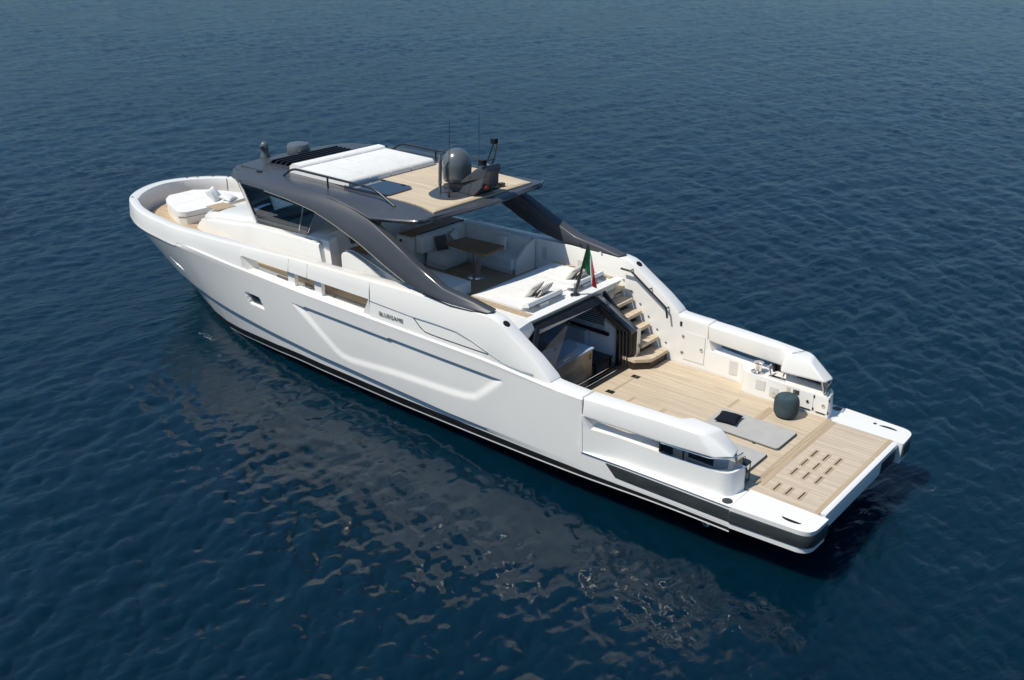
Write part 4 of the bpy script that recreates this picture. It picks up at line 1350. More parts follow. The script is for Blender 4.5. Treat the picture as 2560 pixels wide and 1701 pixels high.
o = finish('speaker', bm, BLACK, bc); o.location = (0.2, 1.02, 0.72); o.rotation_euler = (R(-90), 0, 0)
ot = thing('port_bench', 'grey upholstered backless bench on the port side of the cockpit, opposite the table', 'bench', (10.9, 1.1, 1.50))
box('base', -0.55, 1.5, -0.62, 0.62, 0.0, 0.12, GEL2, ot, 0.01)
box('seat_cushion', -0.62, 1.55, -0.70, 0.70, 0.122, 0.42, FABG, ot, 0.06, 4)

tb = thing('dining_table', 'rectangular brown wooden table on one thick chrome column in the cockpit', 'table', (11.15, -0.78, 1.50))
prism_z('table_top', round_poly([(0.95, 0.22), (0.88, -0.52), (-0.48, -0.62), (-0.58, 0.30)], 0.04, 3), 0.77, 0.83, WALNUT, tb, 0.012)
bm = bmesh.new(); add_lathe(bm, [(0.24, 0.0), (0.24, 0.012), (0.13, 0.02), (0.125, 0.10), (0.115, 0.11), (0.115, 0.70), (0.16, 0.768)], 0, 0, 28)
finish('pedestal', bm, CHROME, tb)

g = 'pillows on the corner sofa'
def sofa_pillow(loc, ux, uy, m, label, sz=0.42):
    p = finish('pillow', pillow_mesh(sz, sz, 0.15), m, None, angle=80)
    tag(p, label, 'pillow', g)
    pillow_axes(p, loc, ux, uy)
sofa_pillow((12.62, -0.98, 2.12), (0.1, 1, 0.05), (0.35, 0, 1), DKPIL, 'dark taupe pillow leaning on the sofa backrest beside the table corner')
sofa_pillow((12.62, -1.55, 2.16), (-0.5, 1, -0.2), (0.45, 0.2, 1), FABG, 'pale pillow tilted into the inner corner of the sofa')
sofa_pillow((11.35, -2.02, 2.14), (1, 0.1, -0.05), (0.0, -0.35, 1), FABG, 'pale square pillow standing against the long starboard backrest')

# ------------------------------------------------------------------ helm deck seen under the arch
HB = thing('side_console', '', '')
for k in ('label', 'category'): del HB[k]
HB.parent = Y
pr = round_poly([(13.28, 1.10), (13.28, 2.44), (13.12, 2.52), (12.85, 2.50), (12.4, 2.36), (11.9, 2.05), (11.3, 1.75), (10.4, 1.62), (10.4, 1.10)], [0, 0.08, 0.06, 0.1, 0.3, 0.3, 0.4, 0.2, 0], 5)
bm = bmesh.new()
add_prism(bm, pr, lambda p: (p[0], 2.06, p[1]), lambda p: (p[0], 1.84, p[1]))
bevel(bm, 0.02, 2, ang=50)
finish('outer_moulding', bm, GEL, HB)
hexa('counter', [(11.4, 1.84, 1.90), (13.2, 1.84, 2.30), (13.2, 0.9, 2.30), (11.4, 0.9, 1.90), (11.2, 1.84, 2.04), (13.0, 1.84, 2.50), (13.0, 0.9, 2.50), (11.2, 0.9, 2.04)], GEL2, HB, 0.03)
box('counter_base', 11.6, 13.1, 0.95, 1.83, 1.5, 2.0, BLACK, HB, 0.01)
box('wood_top', 12.55, 13.22, 0.9, 1.80, 2.505, 2.53, WALNUT, HB, 0.004)
tube('grab_rail', smooth_path([(13.2, 1.95, 2.52), (12.9, 1.95, 2.55), (11.0, 1.92, 2.05)], 0.1), 0.03, WATERSPOT, HB)
# dark interior: helm dashboard, rear bulkhead, helm seats
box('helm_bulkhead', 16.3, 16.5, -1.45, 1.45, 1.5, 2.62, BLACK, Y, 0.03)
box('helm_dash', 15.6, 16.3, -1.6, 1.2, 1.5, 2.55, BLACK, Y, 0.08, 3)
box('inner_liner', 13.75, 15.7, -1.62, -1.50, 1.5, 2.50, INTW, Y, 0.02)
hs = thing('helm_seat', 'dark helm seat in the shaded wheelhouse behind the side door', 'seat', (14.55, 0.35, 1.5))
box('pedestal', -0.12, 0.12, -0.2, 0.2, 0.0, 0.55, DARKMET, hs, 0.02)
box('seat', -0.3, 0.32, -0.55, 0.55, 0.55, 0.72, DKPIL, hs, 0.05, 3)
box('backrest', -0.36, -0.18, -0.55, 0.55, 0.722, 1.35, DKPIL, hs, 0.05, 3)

# side decks in teak
for s in (1, -1):
    SD = prism_z('side_deck', [(11.2, s * 1.8), (19.2, s * 1.2), (19.2, s * 2.40), (18, s * 2.42), (11.2, s * 2.44)], 1.12, 1.345, TEAKS, Y, 0.0)
# foredeck
out = resample(TOP, 0.4)
fd = [(float(x) - 0.45, float(b) - 0.45) for x, b in out if x > 19 and b > 0.5]
fdeck = [(19.0, -2.3)] + [(x, -b + yc(x)) for x, b in fd] + [(x, b + yc(x)) for x, b in fd[::-1]] + [(19.0, 2.3)]
prism_z('foredeck', fdeck, 1.15, 1.31, TEAKS, Y, 0.0)

# ------------------------------------------------------------------ deckhouse
def deckhouse():
    # half-breadth of the house at deck, and coaming height, as functions of x
    hb = lambda x: interp(x, [14.1, 15, 17.3, 19, 20.6, 21.3], [1.98, 1.96, 1.80, 1.52, 1.24, 1.08])
    zt = lambda x: interp(x, [14.1, 15, 17.3, 17.7, 18.4, 20.0, 20.7, 21.1, 21.3], [2.66, 2.66, 2.52, 2.46, 2.32, 2.07, 1.95, 1.86, 1.66])
    rows = []
    xs = [14.12] + [float(v) for v in np.linspace(14.6, 21.0, 30)] + [21.15, 21.26, 21.3]
    for x in xs:
        b = hb(x); z = zt(x)
        e = 0.0
        pass
        if x > 21.0: e = (x - 21.0) * 0.8
        sec = [(b + 0.05, 1.02), (b + 0.035, 1.4), (b, z - 0.27), (b - 0.012 - e, z - 0.225), (b - 0.04 - e, z - 0.20), (b - 0.09 - e, z - 0.19), (b - 0.095 - e, z - 0.255), (b - 0.15 - e, z - 0.255), (b - 0.155 - e, z - 0.13), (b - 0.28 - e, z - 0.055), (b - 0.38 - e, z - 0.02), (b * 0.5, z + 0.01)]
        full = [(x, y, zz) for y, zz in sec] + [(x, -y, zz) for y, zz in sec[::-1]]
        if x < 14.35:      # the after end leans forward
            full = [(px + 0.34 * max(0, pz - 1.35) / 1.3 - 0.12, py, pz) for px, py, pz in full]
        rows.append(full)
    H = grid('deckhouse', rows, GEL, Y, angle=30, caps=True)
    # moulded grab rail along each shoulder
    for s in (1, -1):
        path = []
        for x in np.linspace(14.45, 20.55, 24):
            x = float(x)
            path.append((x, s * (hb(x) - 0.075), zt(x) - 0.20))
        tube('grab_rail', [(x_, y_ - s * 0.045, z_ - 0.02) for x_, y_, z_ in path], 0.016, GEL2, H, seg=8)
        for x in (14.5, 20.55):
            p = Vector((x, s * (hb(x) - 0.075), zt(x) - 0.20))
            box('rail_foot', p.x - 0.10, p.x + 0.10, p.y - 0.05, p.y + 0.05, p.z - 0.05, p.z + 0.035, GEL, H, 0.02, 3)
        # after edge post beside the side door
        hexa('door_post', [(13.70, s * 1.60, 1.1), (13.97, s * 1.60, 1.1), (13.97, s * 1.99, 1.1), (13.70, s * 1.97, 1.1), (14.10, s * 1.50, 2.60), (14.34, s * 1.50, 2.62), (14.33, s * 1.80, 2.55), (14.09, s * 1.78, 2.52)], GEL, H, 0.04, 3)
    return H
HOUSE = deckhouse()
box('teak_step', 20.3, 20.95, 0.30, 0.95, 2.03, 2.05, TEAKD, HOUSE, 0.003)

# windows: two side panes with dark frames, and the raked windscreen
def side_glass(s):
    q = {'tf': (17.92, 1.70, 3.50), 'bf': (17.38, 1.64, 2.44), 'ba': (14.92, 1.80, 2.60), 'ta': (14.40, 1.86, 3.42)}
    def P(u, v):
        a = Vector(q['bf']).lerp(Vector(q['ba']), u); b = Vector(q['tf']).lerp(Vector(q['ta']), u)
        p = a.lerp(b, v); return (p.x, s * p.y, p.z)
    bm = bmesh.new()
    bm.faces.new([bm.verts.new(P(u, v)) for u, v in ((0, 0), (1, 0), (1, 1.06), (0, 1.06))])
    W = finish('side_window', bm, GLASS, Y, smooth=False)
    def bar(nm, a, b, wd, m):
        A = Vector(P(*a)); B = Vector(P(*b))
        t = (B - A).normalized(); up = Vector((0, s, 0)).cross(t).normalized()
        bm = bmesh.new()
        o_ = Vector((0, s * 0.012, 0))
        c = [A - up * wd - o_, B - up * wd - o_, B + up * wd - o_, A + up * wd - o_]
        hexa('', [tuple(x) for x in c] + [tuple(x + 2 * o_) for x in c], m, bm=bm)
        return finish(nm, bm, m, W)
    bar('frame', (0.0, 0.0), (0.0, 1.0), 0.10, DGLASS)
    bar('frame', (0.02, 0.0), (1.0, 0.0), 0.075, DGLASS)
    bar('frame', (0.0, 0.98), (0.75, 0.98), 0.10, DGLASS)
    bar('mullion', (0.845, 0.0), (0.845, 1.0), 0.012, CHROME)
    bar('frame', (1.0, 0.0), (1.0, 1.0), 0.025, BLACK)
    bar('trim', (1.012, 0.0), (1.012, 1.0), 0.008, CHROME)
    return W
for s in (1, -1):
    side_glass(s)
bm = bmesh.new()
vs = []
for i in range(13):
    t = -1 + 2 * i / 12
    yb = 1.63 * t; bul = 0.34 * (1 - t * t)
    vs.append([bm.verts.new((17.40 + bul, yb, 2.42)), bm.verts.new((17.95 + bul * 0.7, 1.69 * t, 3.62))])
for i in range(12):
    bm.faces.new((vs[i][0], vs[i + 1][0], vs[i + 1][1], vs[i][1]))
WS = finish('windscreen', bm, GLASS, Y)
for s in (1, -1):
    tube('screen_pillar', [(17.42, s * 1.64, 2.42), (17.97, s * 1.70, 3.60)], 0.05, GEL2, WS)

# ------------------------------------------------------------------ hardtop
RO = [(9.78, 0), (9.80, 0.6), (9.86, 1.2), (9.97, 1.9), (10.07, 2.24), (10.24, 2.38), (10.6, 2.48), (11.1, 2.58), (11.6, 2.55), (12.2, 2.5), (13, 2.5), (14.5, 2.48), (15.5, 2.42), (16.3, 2.30), (17.0, 2.17), (17.5, 2.05), (17.85, 1.85), (18.03, 1.55), (18.12, 1.1), (18.18, 0.55), (18.20, 0)]
def ztop(x):
    return interp(x, [9.7, 10.5, 12, 13.45, 13.9, 15.5, 16.5, 17.3, 17.8, 18.2], [4.03, 4.045, 4.05, 4.055, 4.08, 4.09, 4.08, 4.06, 4.03, 3.99])
def hardtop():
    half = RO
    outl = [(x, y) for x, y in half] + [(x, -y) for x, y in half[-2:0:-1]]
    # smooth the outline
    outl2 = []
    n = len(outl)
    for i in range(n):
        a, b, c, d = [Vector(outl[(i + k) % n]) for k in (-1, 0, 1, 2)]
        for k in range(3):
            t = k / 3
            outl2.append(0.5 * ((2 * b) + (c - a) * t + (2 * a - 5 * b + 4 * c - d) * t * t + (3 * b - a - 3 * c + d) * t ** 3))
    rows = []
    ctr = Vector((14.0, 0))
    for p in outl2:
        x, y = p.x, p.y
        zs = interp(x, [9.78, 10.2, 11.1, 11.6, 12.2, 13, 15, 16.5, 17.4, 18.12], [3.985, 3.97, 3.90, 3.83, 3.93, 4.06, 4.10, 4.07, 4.01, 3.93])
        zl = interp(x, [9.78, 10.2, 11.1, 11.6, 12.4, 13.2, 14, 15, 16, 17.2, 18.12], [3.90, 3.875, 3.80, 3.74, 3.80, 3.85, 3.88, 3.88, 3.86, 3.74, 3.70])
        sy = 1 if y >= 0 else -1
        ay = abs(y)
        # crease line inboard of the edge
        cy = min(ay, interp(x, [9.7, 10.1, 12, 14, 16, 17.4, 18.2], [1.9, 1.86, 1.88, 1.90, 1.92, 1.9, 1.0]))
        cx = x
        if x < 10.3: cx = max(x, 10.02) if ay < 2.2 else 10.10
        if x > 17.5: cx = 17.5 + (x - 17.5) * 0.35
        lo = 0.10
        nx = -1 if x < 10.0 else (1 if x > 17.9 else 0)
        lx = x - nx * 0.05
        ly = max(0, ay - (interp(x, [10, 12, 13.5, 15, 17, 18], [0.02, 0.06, 0.14, 0.13, 0.10, 0.03]) if not nx else 0.0))
        ux = x - nx * 0.45; uy = max(0, ay - (0.35 if not nx else 0))
        zt_c = ztop(cx)
        mid = (x * 0.55 + cx * 0.45, sy * (ay * 0.6 + cy * 0.4), zt_c * 0.35 + zs * 0.65 + 0.025)
        rows.append([(14.0, 0, 4.066), (14 + (cx - 14) * 0.6, sy * cy * 0.6, ztop(14 + (cx - 14) * 0.6) - 0.004), (cx, sy * cy, zt_c), mid, (x - nx * 0.03, sy * (ay - 0.03), zs + 0.012), (x, sy * ay, zs - 0.02), (lx, sy * (ly + 0.01), zl + 0.02), (lx - nx * 0.03, sy * max(0, ly - 0.03), zl), (ux, sy * uy, zl + 0.02), (14 + (ux - 14) * 0.5, sy * uy * 0.5, 3.84), (14.0, 0, 3.84)])
    rows.append(rows[0])
    return grid('hardtop', rows, GREY, Y, angle=24)
ROOF = hardtop()
box('headliner', 11.2, 17.3, -2.05, 2.05, 3.80, 3.835, FAB, ROOF, 0.01)

def arch(s):
    # outer-top ridge, outer-bottom edge per station, from the roof side aft and down to the bulwark
    E = [(18.22, 0.0, 3.60), (18.20, 0.7, 3.60), (18.10, 1.35, 3.60), (17.90, 1.80, 3.60), (17.48, 2.14, 3.66), (17.0, 2.42, 3.76), (16.45, 2.62, 3.845), (15.4, 2.73, 3.875), (14.5, 2.75, 3.83), (13.9, 2.75, 3.765), (13.4, 2.75, 3.695), (12.6, 2.75, 3.475), (11.80, 2.75, 3.205), (10.95, 2.75, 2.835), (10.24, 2.76, 2.57), (9.60, 2.78, 2.44), (9.25, 2.80, 2.425), (8.72, 2.80, 2.385), (8.1, 2.78, 2.405), (7.70, 2.72, 2.42)]
    Rg = [(18.22, 0.0, 3.955), (18.18, 0.62, 3.955), (18.08, 1.2, 3.955), (17.88, 1.66, 3.965), (17.45, 1.95, 4.01), (17.0, 2.17, 4.05), (16.3, 2.29, 4.085), (15.4, 2.42, 4.105), (14.4, 2.48, 4.105), (13.8, 2.49, 4.09), (13.2, 2.49, 4.06), (12.45, 2.47, 3.965), (11.63, 2.50, 3.745), (10.80, 2.62, 3.455), (9.97, 2.66, 3.05), (9.30, 2.68, 2.775), (9.05, 2.69, 2.675), (8.68, 2.68, 2.63), (8.18, 2.65, 2.57), (7.60, 2.62, 2.455)]
    wid = [0.2, 0.2, 0.2, 0.2, 0.2, 0.2, 0.2, 0.2, 0.2, 0.2, 0.2, 0.22, 0.24, 0.25, 0.26, 0.26, 0.26, 0.26, 0.24, 0.20]
    rows = []
    for e, r_, w_ in zip(E, Rg, wid):
        e = Vector(e); r_ = Vector(r_)
        if e.x > 17.2:
            k_ = min(1.0, r_.y / 2.0)
            dn = Vector((-(1 - k_ * 0.6), -k_, 0)).normalized()
            i = r_ + dn * 0.2 + Vector((0, 0, -0.05)); j = e + dn * 0.25
            i.y = max(0, i.y); j.y = max(0, j.y)
        else:
            i = Vector((r_.x + 0.06, r_.y - w_, r_.z - 0.03))
            j = Vector((e.x + 0.05, e.y - w_ - 0.14, e.z + 0.01))
        # the fascia bulges a little between its two edges, most at the nose
        out_ = Vector((1, 0, 0)).lerp(Vector((0, 1, 0)), min(1, e.y / 2.1)).normalized() if e.x > 17.2 else Vector((0, 1, 0))
        bul = interp(e.x, [9, 11.5, 14, 16.5, 17.4, 17.8], [0.0, 0.02, 0.05, 0.09, 0.17, 0.22])
        m1 = e.lerp(r_, 0.38) + out_ * bul
        m2 = e.lerp(r_, 0.72) + out_ * bul * 0.85 + Vector((0, 0, 0.03 * bul / 0.2))
        ring = []
        cs = [e, r_, i, j]
        for k in range(4):
            p = cs[k]; a = cs[k - 1]; b = cs[(k + 1) % 4]
            ra = min(0.03, (a - p).length * 0.3); rb = min(0.03, (b - p).length * 0.3)
            pa = p + (a - p).normalized() * ra; pb = p + (b - p).normalized() * rb
            ring += [pa, p.lerp(pa.lerp(pb, 0.5), 0.6), pb]
            if k == 0: ring += [m1, m2]
        rows.append([(p.x, s * p.y, p.z) for p in ring])
    A = grid('arch', rows, GREY, Y, angle=42, close=True, caps=True)
    # black gasket line under the foot
    tube('gasket', [(9.6, s * 2.79, 2.425), (9.25, s * 2.81, 2.41), (8.72, s * 2.81, 2.372), (8.1, s * 2.79, 2.39), (7.68, s * 2.72, 2.41)], 0.014, BLACK, A, seg=6)
    for x, z in ((8.9, 2.53), (8.25, 2.47)):
        bm = bmesh.new(); add_lathe(bm, [(0.03, 0), (0.03, 0.015), (0, 0.016)], seg=10)
        o = finish('fixing', bm, CHROME, A); o.location = (x, s * 2.385, z - 0.05); o.rotation_euler = (R(90 * s), 0, 0)
    tube('edge_trim', [(15.4, s * 2.72, 3.865), (14.5, s * 2.74, 3.82), (13.9, s * 2.74, 3.755), (13.4, s * 2.74, 3.685), (12.6, s * 2.74, 3.465), (11.80, s * 2.74, 3.195), (10.95, s * 2.74, 2.825), (10.24, s * 2.75, 2.56)], 0.011, EDGE, A, seg=6)
    return A
for s in (1, -1):
    arch(s)

# teak field on the roof
tk_poly = [(10.12, -1.80), (10.12, 1.82), (10.75, 1.62), (11.3, 1.56), (11.9, 1.56), (13.46, 1.56), (13.46, -1.92), (12.3, -2.02), (11.4, -1.96), (10.8, -1.90)]
prism_z('teak_inlay', tk_poly, 4.00, 4.075, TEAKR, ROOF, 0.004)
box('margin_board', 10.13, 10.24, -1.72, 1.72, 4.070, 4.079, TEAKD, ROOF, 0.0)
hp = round_poly([(13.50, 0.58), (12.14, 0.58), (11.98, 0.72), (11.94, 1.56), (13.50, 1.66)], 0.06, 4)
HT = prism_z('roof_hatch', hp, 4.06, 4.115, HATCHG, ROOF, 0.012)
for x, y in ((12.35, 0.64), (13.1, 0.64)):
    box('hinge', x - 0.06, x + 0.06, y - 0.025, y + 0.025, 4.113, 4.13, BLACK, HT, 0.005)
bm = bmesh.new(); add_lathe(bm, [(0.06, 4.112), (0.06, 4.122), (0, 4.124)], 12.75, 1.35, 16); finish('latch', bm, CHROME, HT)
# louvred vent ahead of the pads
LV = box('louver', 15.95, 17.05, -1.15, 1.38, 4.06, 4.105, GREY, ROOF, 0.006)
for i in range(6):
    x = 15.97 + i * 0.18
    ye = 1.20 + 0.03 * i
    hexa('louver_blade', [(x, -1.12, 4.10), (x + 0.085, -1.12, 4.10), (x + 0.085, ye, 4.10), (x, ye, 4.10), (x - 0.035, -1.06, 4.20), (x + 0.0, -1.06, 4.205), (x + 0.0, ye - 0.06, 4.205), (x - 0.035, ye - 0.06, 4.20)], BLACK, LV, 0.004)
# black side rails
for s in (1, -1):
    path = smooth_path([(15.52, s * 1.97, 4.10), (15.12, s * 1.97, 4.36), (11.98, s * 1.98, 4.36), (11.29, s * 1.965, 4.03)], 0.22)
    RL = tube('roof_rail', path, 0.030, DARKMET, ROOF, seg=10)
    tube('rail_post', [(13.72, s * 1.97, 4.02), (13.72, s * 1.97, 4.36)], 0.026, DARKMET, RL, seg=8)
# lamps and small fittings on the roof edge
for x, y, z in ((10.12, 2.30, 3.985), (10.12, -2.30, 3.985), (9.98, -0.8, 4.03), (14.05, 2.28, 4.02), (17.3, 0.1, 4.06)):
    bm = bmesh.new(); add_lathe(bm, [(0.035, z - 0.02), (0.035, z + 0.03), (0.02, z + 0.04), (0, z + 0.04)], x, y, 12)
    finish('roof_lamp', bm, CHROME, ROOF)
for x, y in ((16.35, 2.12), (16.0, -2.15)):
    box('side_lamp', x - 0.07, x + 0.07, y - 0.05, y + 0.05, 4.03, 4.13, BLACK, ROOF, 0.02)
box('seam_line', 15.65, 17.4, 1.955, 1.967, 4.05, 4.093, PIPE, ROOF, 0.0)
lathe('radome', [(0.24, 3.98), (0.25, 4.03), (0.335, 4.05), (0.345, 4.10), (0.335, 4.25), (0.30, 4.31), (0.22, 4.335), (0, 4.345)], 17.55, -0.18, DOME, ROOF)
bm = bmesh.new(); add_lathe(bm, [(0.15, 4.0), (0.15, 4.03), (0.12, 4.12), (0.105, 4.2), (0.12, 4.25), (0.115, 4.36), (0.09, 4.42), (0.05, 4.455), (0, 4.465)], 17.95, 0.72, 20)
CM = finish('camera_turret', bm, DOME, ROOF)
bm = bmesh.new(); add_lathe(bm, [(0.06, 0), (0.06, 0.03), (0, 0.035)], seg=14)
o = finish('camera_lens', bm, BLACK, CM); o.location = (17.88, 0.83, 4.30); o.rotation_euler = (R(-80), 0, R(25))

# mast group
bp_ = round_poly([(11.40, 0.72), (11.62, 0.15), (11.72, -0.75), (11.5, -1.12), (10.55, -1.24), (10.34, -0.9), (10.30, -0.3), (10.45, 0.75), (10.72, 0.95), (11.1, 0.92)], 0.16, 5)
MP = prism_z('mast_plate', bp_, 4.06, 4.085, GREY, ROOF, 0.008)
lathe('satellite_dome', [(0.06, 4.15), (0.10, 4.30), (0.18, 4.32), (0.33, 4.34), (0.36, 4.38), (0.37, 4.46), (0.375, 4.72), (0.37, 4.79), (0.345, 4.89), (0.30, 4.98), (0.235, 5.06), (0.16, 5.11), (0.08, 5.138), (0, 5.145)], 11.06, 0.0, DOME, ROOF, 40)
def fin():
    prof = [(11.42, 4.085), (11.40, 4.20), (11.10, 4.235), (10.80, 4.30), (10.45, 4.52), (10.14, 4.76), (9.95, 4.84), (9.82, 4.86), (9.78, 4.74), (9.86, 4.58), (10.05, 4.30), (10.26, 4.10), (10.4, 4.085)]
    rows = []
    bm = bmesh.new()
    def wid(x): return interp(x, [9.7, 10.3, 11.0, 11.5], [0.20, 0.26, 0.24, 0.14])
    prof = [(x + (0.16 if z > 4.3 else 0.05), z) for x, z in prof]
    a = [bm.verts.new((x, -0.04 + wid(x) * (0.7 if z > 4.3 else 1), z)) for x, z in prof]
    b = [bm.verts.new((x, -0.26 - wid(x) * (0.7 if z > 4.3 else 1), z)) for x, z in prof]
    n = len(prof)
    bm.faces.new(a); bm.faces.new(b[::-1])
    for i in range(n):
        bm.faces.new((a[i], b[i], b[(i + 1) % n], a[(i + 1) % n]))
    bmesh.ops.triangulate(bm, faces=[f for f in bm.faces if len(f.verts) > 4])
    bmesh.ops.recalc_face_normals(bm, faces=bm.faces[:])
    bevel(bm, 0.03, 3, ang=28)
    return finish('mast_fin', bm, GREY, ROOF, angle=30)
FIN = fin()
bm = bmesh.new()
for dy in (0.0, -0.26):
    add_tube(bm, smooth_path([(10.55, dy, 4.50), (10.20, dy, 4.72), (10.02, dy, 5.0), (9.88, dy * 0.6 - 0.03, 5.38), (9.86, -0.06, 5.44)], 0.08), 0.022, 8)
add_tube(bm, [(10.03, 0.0, 4.98), (10.03, -0.26, 4.98)], 0.018, 8)
LM = finish('light_mast', bm, DARKMET, FIN)
box('masthead_light', 9.80, 9.93, -0.13, 0.0, 5.42, 5.54, BLACK, LM, 0.02) if False else box('masthead_light', 9.80, 9.93, -0.13, 0.0, 5.42, 5.54, BLACK, FIN, 0.02)
box('horn', 10.02, 10.14, 0.06, 0.20, 4.90, 5.02, BLACK, FIN, 0.03)
bm = bmesh.new(); add_lathe(bm, [(0.05, 0), (0.062, 0.03), (0.05, 0.09), (0.03, 0.10)], seg=16)
o = finish('loudhailer', bm, ORANGE, FIN); o.location = (10.10, 0.02, 4.33); o.rotation_euler = (0, R(-95), R(-12))
for (x, y, x2, z2) in ((10.74, 0.65, 10.66, 5.95), (10.72, -0.42, 10.66, 6.02)):
    bm = bmesh.new()
    add_tube(bm, [(x, y, 4.08), (x, y, 4.22), (x, y, 4.225), (x2, y, z2)], [0.03, 0.028, 0.011, 0.006], 6)
    finish('whip_antenna', bm, DARKMET, ROOF)
bm = bmesh.new()
add_tube(bm, [(11.16, 0.52, 4.08), (11.16, 0.52, 4.30), (11.155, 0.52, 4.31), (11.12, 0.52, 4.95), (11.12, 0.52, 4.955), (11.10, 0.52, 5.12)], [0.03, 0.035, 0.045, 0.045, 0.022, 0.02], 10)
finish('rod_antenna', bm, DOME, ROOF)
for x, y in ((10.45, -0.75), (10.42, -0.98)):
    box('deck_camera', x - 0.06, x + 0.06, y - 0.07, y + 0.07, 4.085, 4.17, DARKMET, MP, 0.02)

# roof sun pad
rp = thing('roof_sunpad', 'large white four-panel sunpad with bolsters on top of the charcoal hardtop', 'sun pad', (14.4, 0, 4.10))
ys = [1.60, 0.85, 0.11, -0.65, -1.55]
for k in range(4):
    y0, y1 = ys[k + 1] + 0.012, ys[k] - 0.012
    bm = bmesh.new()
    prof = [(13.36, 4.085), (13.36, 4.18), (13.43, 4.25), (15.28, 4.27), (15.28, 4.085)]
    add_prism(bm, [(x - 14.4, z - 4.1) for x, z in prof], lambda p: (p[0], y0, p[1]), lambda p: (p[0], y1, p[1]))
    bevel(bm, 0.05, 4, ang=30)
    finish('cushion', bm, FAB, rp, angle=60)
    bm = bmesh.new()
    prof = [(15.285, 4.085), (15.285, 4.28), (15.36, 4.335), (15.60, 4.34), (15.72, 4.26), (15.74, 4.085)]
    add_prism(bm, [(x - 14.4, z - 4.1) for x, z in prof], lambda p: (p[0], y0, p[1]), lambda p: (p[0], y1, p[1]))
    bevel(bm, 0.05, 4, ang=30)
    finish('bolster', bm, FAB, rp, angle=60)

# ------------------------------------------------------------------ bow lounge
bowp = thing('bow_sunpad', 'cream white padded sunpad with tapered front on the foredeck inside the bow rail', 'sun pad', (22.8, -0.15, 1.31))
ctr = -0.15
sh = lambda pts: [(x - 22.8, y - ctr) for x, y in pts]
def half(sg):
    return [(24.05, ctr), (24.05, ctr + sg * 0.46), (23.72, ctr + sg * 0.80), (23.1, ctr + sg * 1.10), (22.1, ctr + sg * 1.42), (21.84, ctr + sg * 1.26), (21.74, ctr)]
full = half(1)[:-1] + [half(1)[-1]] + half(-1)[-2:0:-1]
prism_z('plinth', sh(round_poly([(22.8 + (x - 22.8) * 0.985, ctr + (y - ctr) * 0.985) for x, y in full], 0.06, 3)), 0.0, 0.235, GEL2, bowp, 0.015)
prism_z('shadow_gap', sh([(22.8 + (x - 22.8) * 0.965, ctr + (y - ctr) * 0.965) for x, y in full]), 0.235, 0.258, BLACK, bowp, 0.0)
sx = 22.9
for sg in (1, -1):
    yb = lambda x: ctr + sg * interp(x, [21.84, 22.1, 23.1, 23.72, 24.05], [1.26, 1.42, 1.10, 0.80, 0.46])
    fore = [(24.05, ctr + sg * 0.006), (24.05, ctr + sg * 0.46), (23.72, ctr + sg * 0.80), (23.1, ctr + sg * 1.10), (sx + 0.006, yb(sx)), (sx + 0.006, ctr + sg * 0.006)]
    aft = [(sx - 0.006, ctr + sg * 0.006), (sx - 0.006, yb(sx)), (22.1, ctr + sg * 1.42), (21.84, ctr + sg * 1.26), (21.74, ctr + sg * 0.006)]
    for pl in (fore, aft):
        cushion('cushion', sh(pl if sg < 0 else pl[::-1]), 0.26, 0.42, FAB, bowp, 0.045)
bt_ = thing('bow_table', 'small light wooden table beside the bow sunpad, seen past the windscreen', 'table', (20.55, -1.05, 1.31))
box('table_top', -0.55, 0.75, -0.45, 0.45, 0.46, 0.50, TEAKS, bt_, 0.01)
lathe('pedestal', [(0.15, 0.0), (0.15, 0.02), (0.05, 0.03), (0.05, 0.459)], 0, 0, CHROME, bt_)
gb = 'pillows on the bow sunpad'
p = finish('pillow', pillow_mesh(0.55, 0.50, 0.18), FAB, None, angle=80)
tag(p, 'plump white pillow standing upright in the middle of the bow sunpad', 'pillow', gb)
pillow_axes(p, (22.35, -0.30, 1.92), (-0.5, 1, -0.15), (0.6, 0.25, 0.85))
p = finish('pillow', pillow_mesh(0.50, 0.45, 0.16), FAB, None, angle=80)
tag(p, 'fringed pale pillow lying slumped behind the plump white one on the bow sunpad', 'pillow', gb)
pillow_axes(p, (22.02, -0.62, 1.82), (-0.4, 1, 0.05), (1, 0.4, 0.30))
# anchor locker lid lines and black pull on the starboard bow wall
box('locker_pull', 24.30, 24.90, -1.36, -1.33, 1.52, 1.57, BLACK, BUL[-1], 0.005) if False else None

# ------------------------------------------------------------------ loose pillows on the aft sunbed
STRIPE = mat('striped_fabric', (0.74, 0.71, 0.64), 0.9)
v = N(STRIPE, 'ShaderNodeTexCoord')
wv = N(STRIPE, 'ShaderNodeTexWave', wave_type='BANDS', bands_direction='X')
wv.inputs['Scale'].default_value = 4.6; wv.inputs['Distortion'].default_value = 1.6; wv.inputs['Detail'].default_value = 1; wv.inputs['Detail Scale'].default_value = 0.7
L(STRIPE, v.outputs['Object'], wv.inputs['Vector'])
rr = N(STRIPE, 'ShaderNodeValToRGB'); rr.color_ramp.interpolation = 'CONSTANT'
rr.color_ramp.elements[0].color = (0.03, 0.028, 0.026, 1); rr.color_ramp.elements[1].position = 0.40; rr.color_ramp.elements[1].color = (0.74, 0.71, 0.64, 1)
L(STRIPE, wv.outputs['Fac'], rr.inputs['Fac'])
L(STRIPE, rr.outputs['Color'], STRIPE.node_tree.nodes['Principled BSDF'].inputs['Base Color'])
LINEN = mat('linen', (0.62, 0.60, 0.55), 0.95)
ga = 'pillows on the aft sunbed'
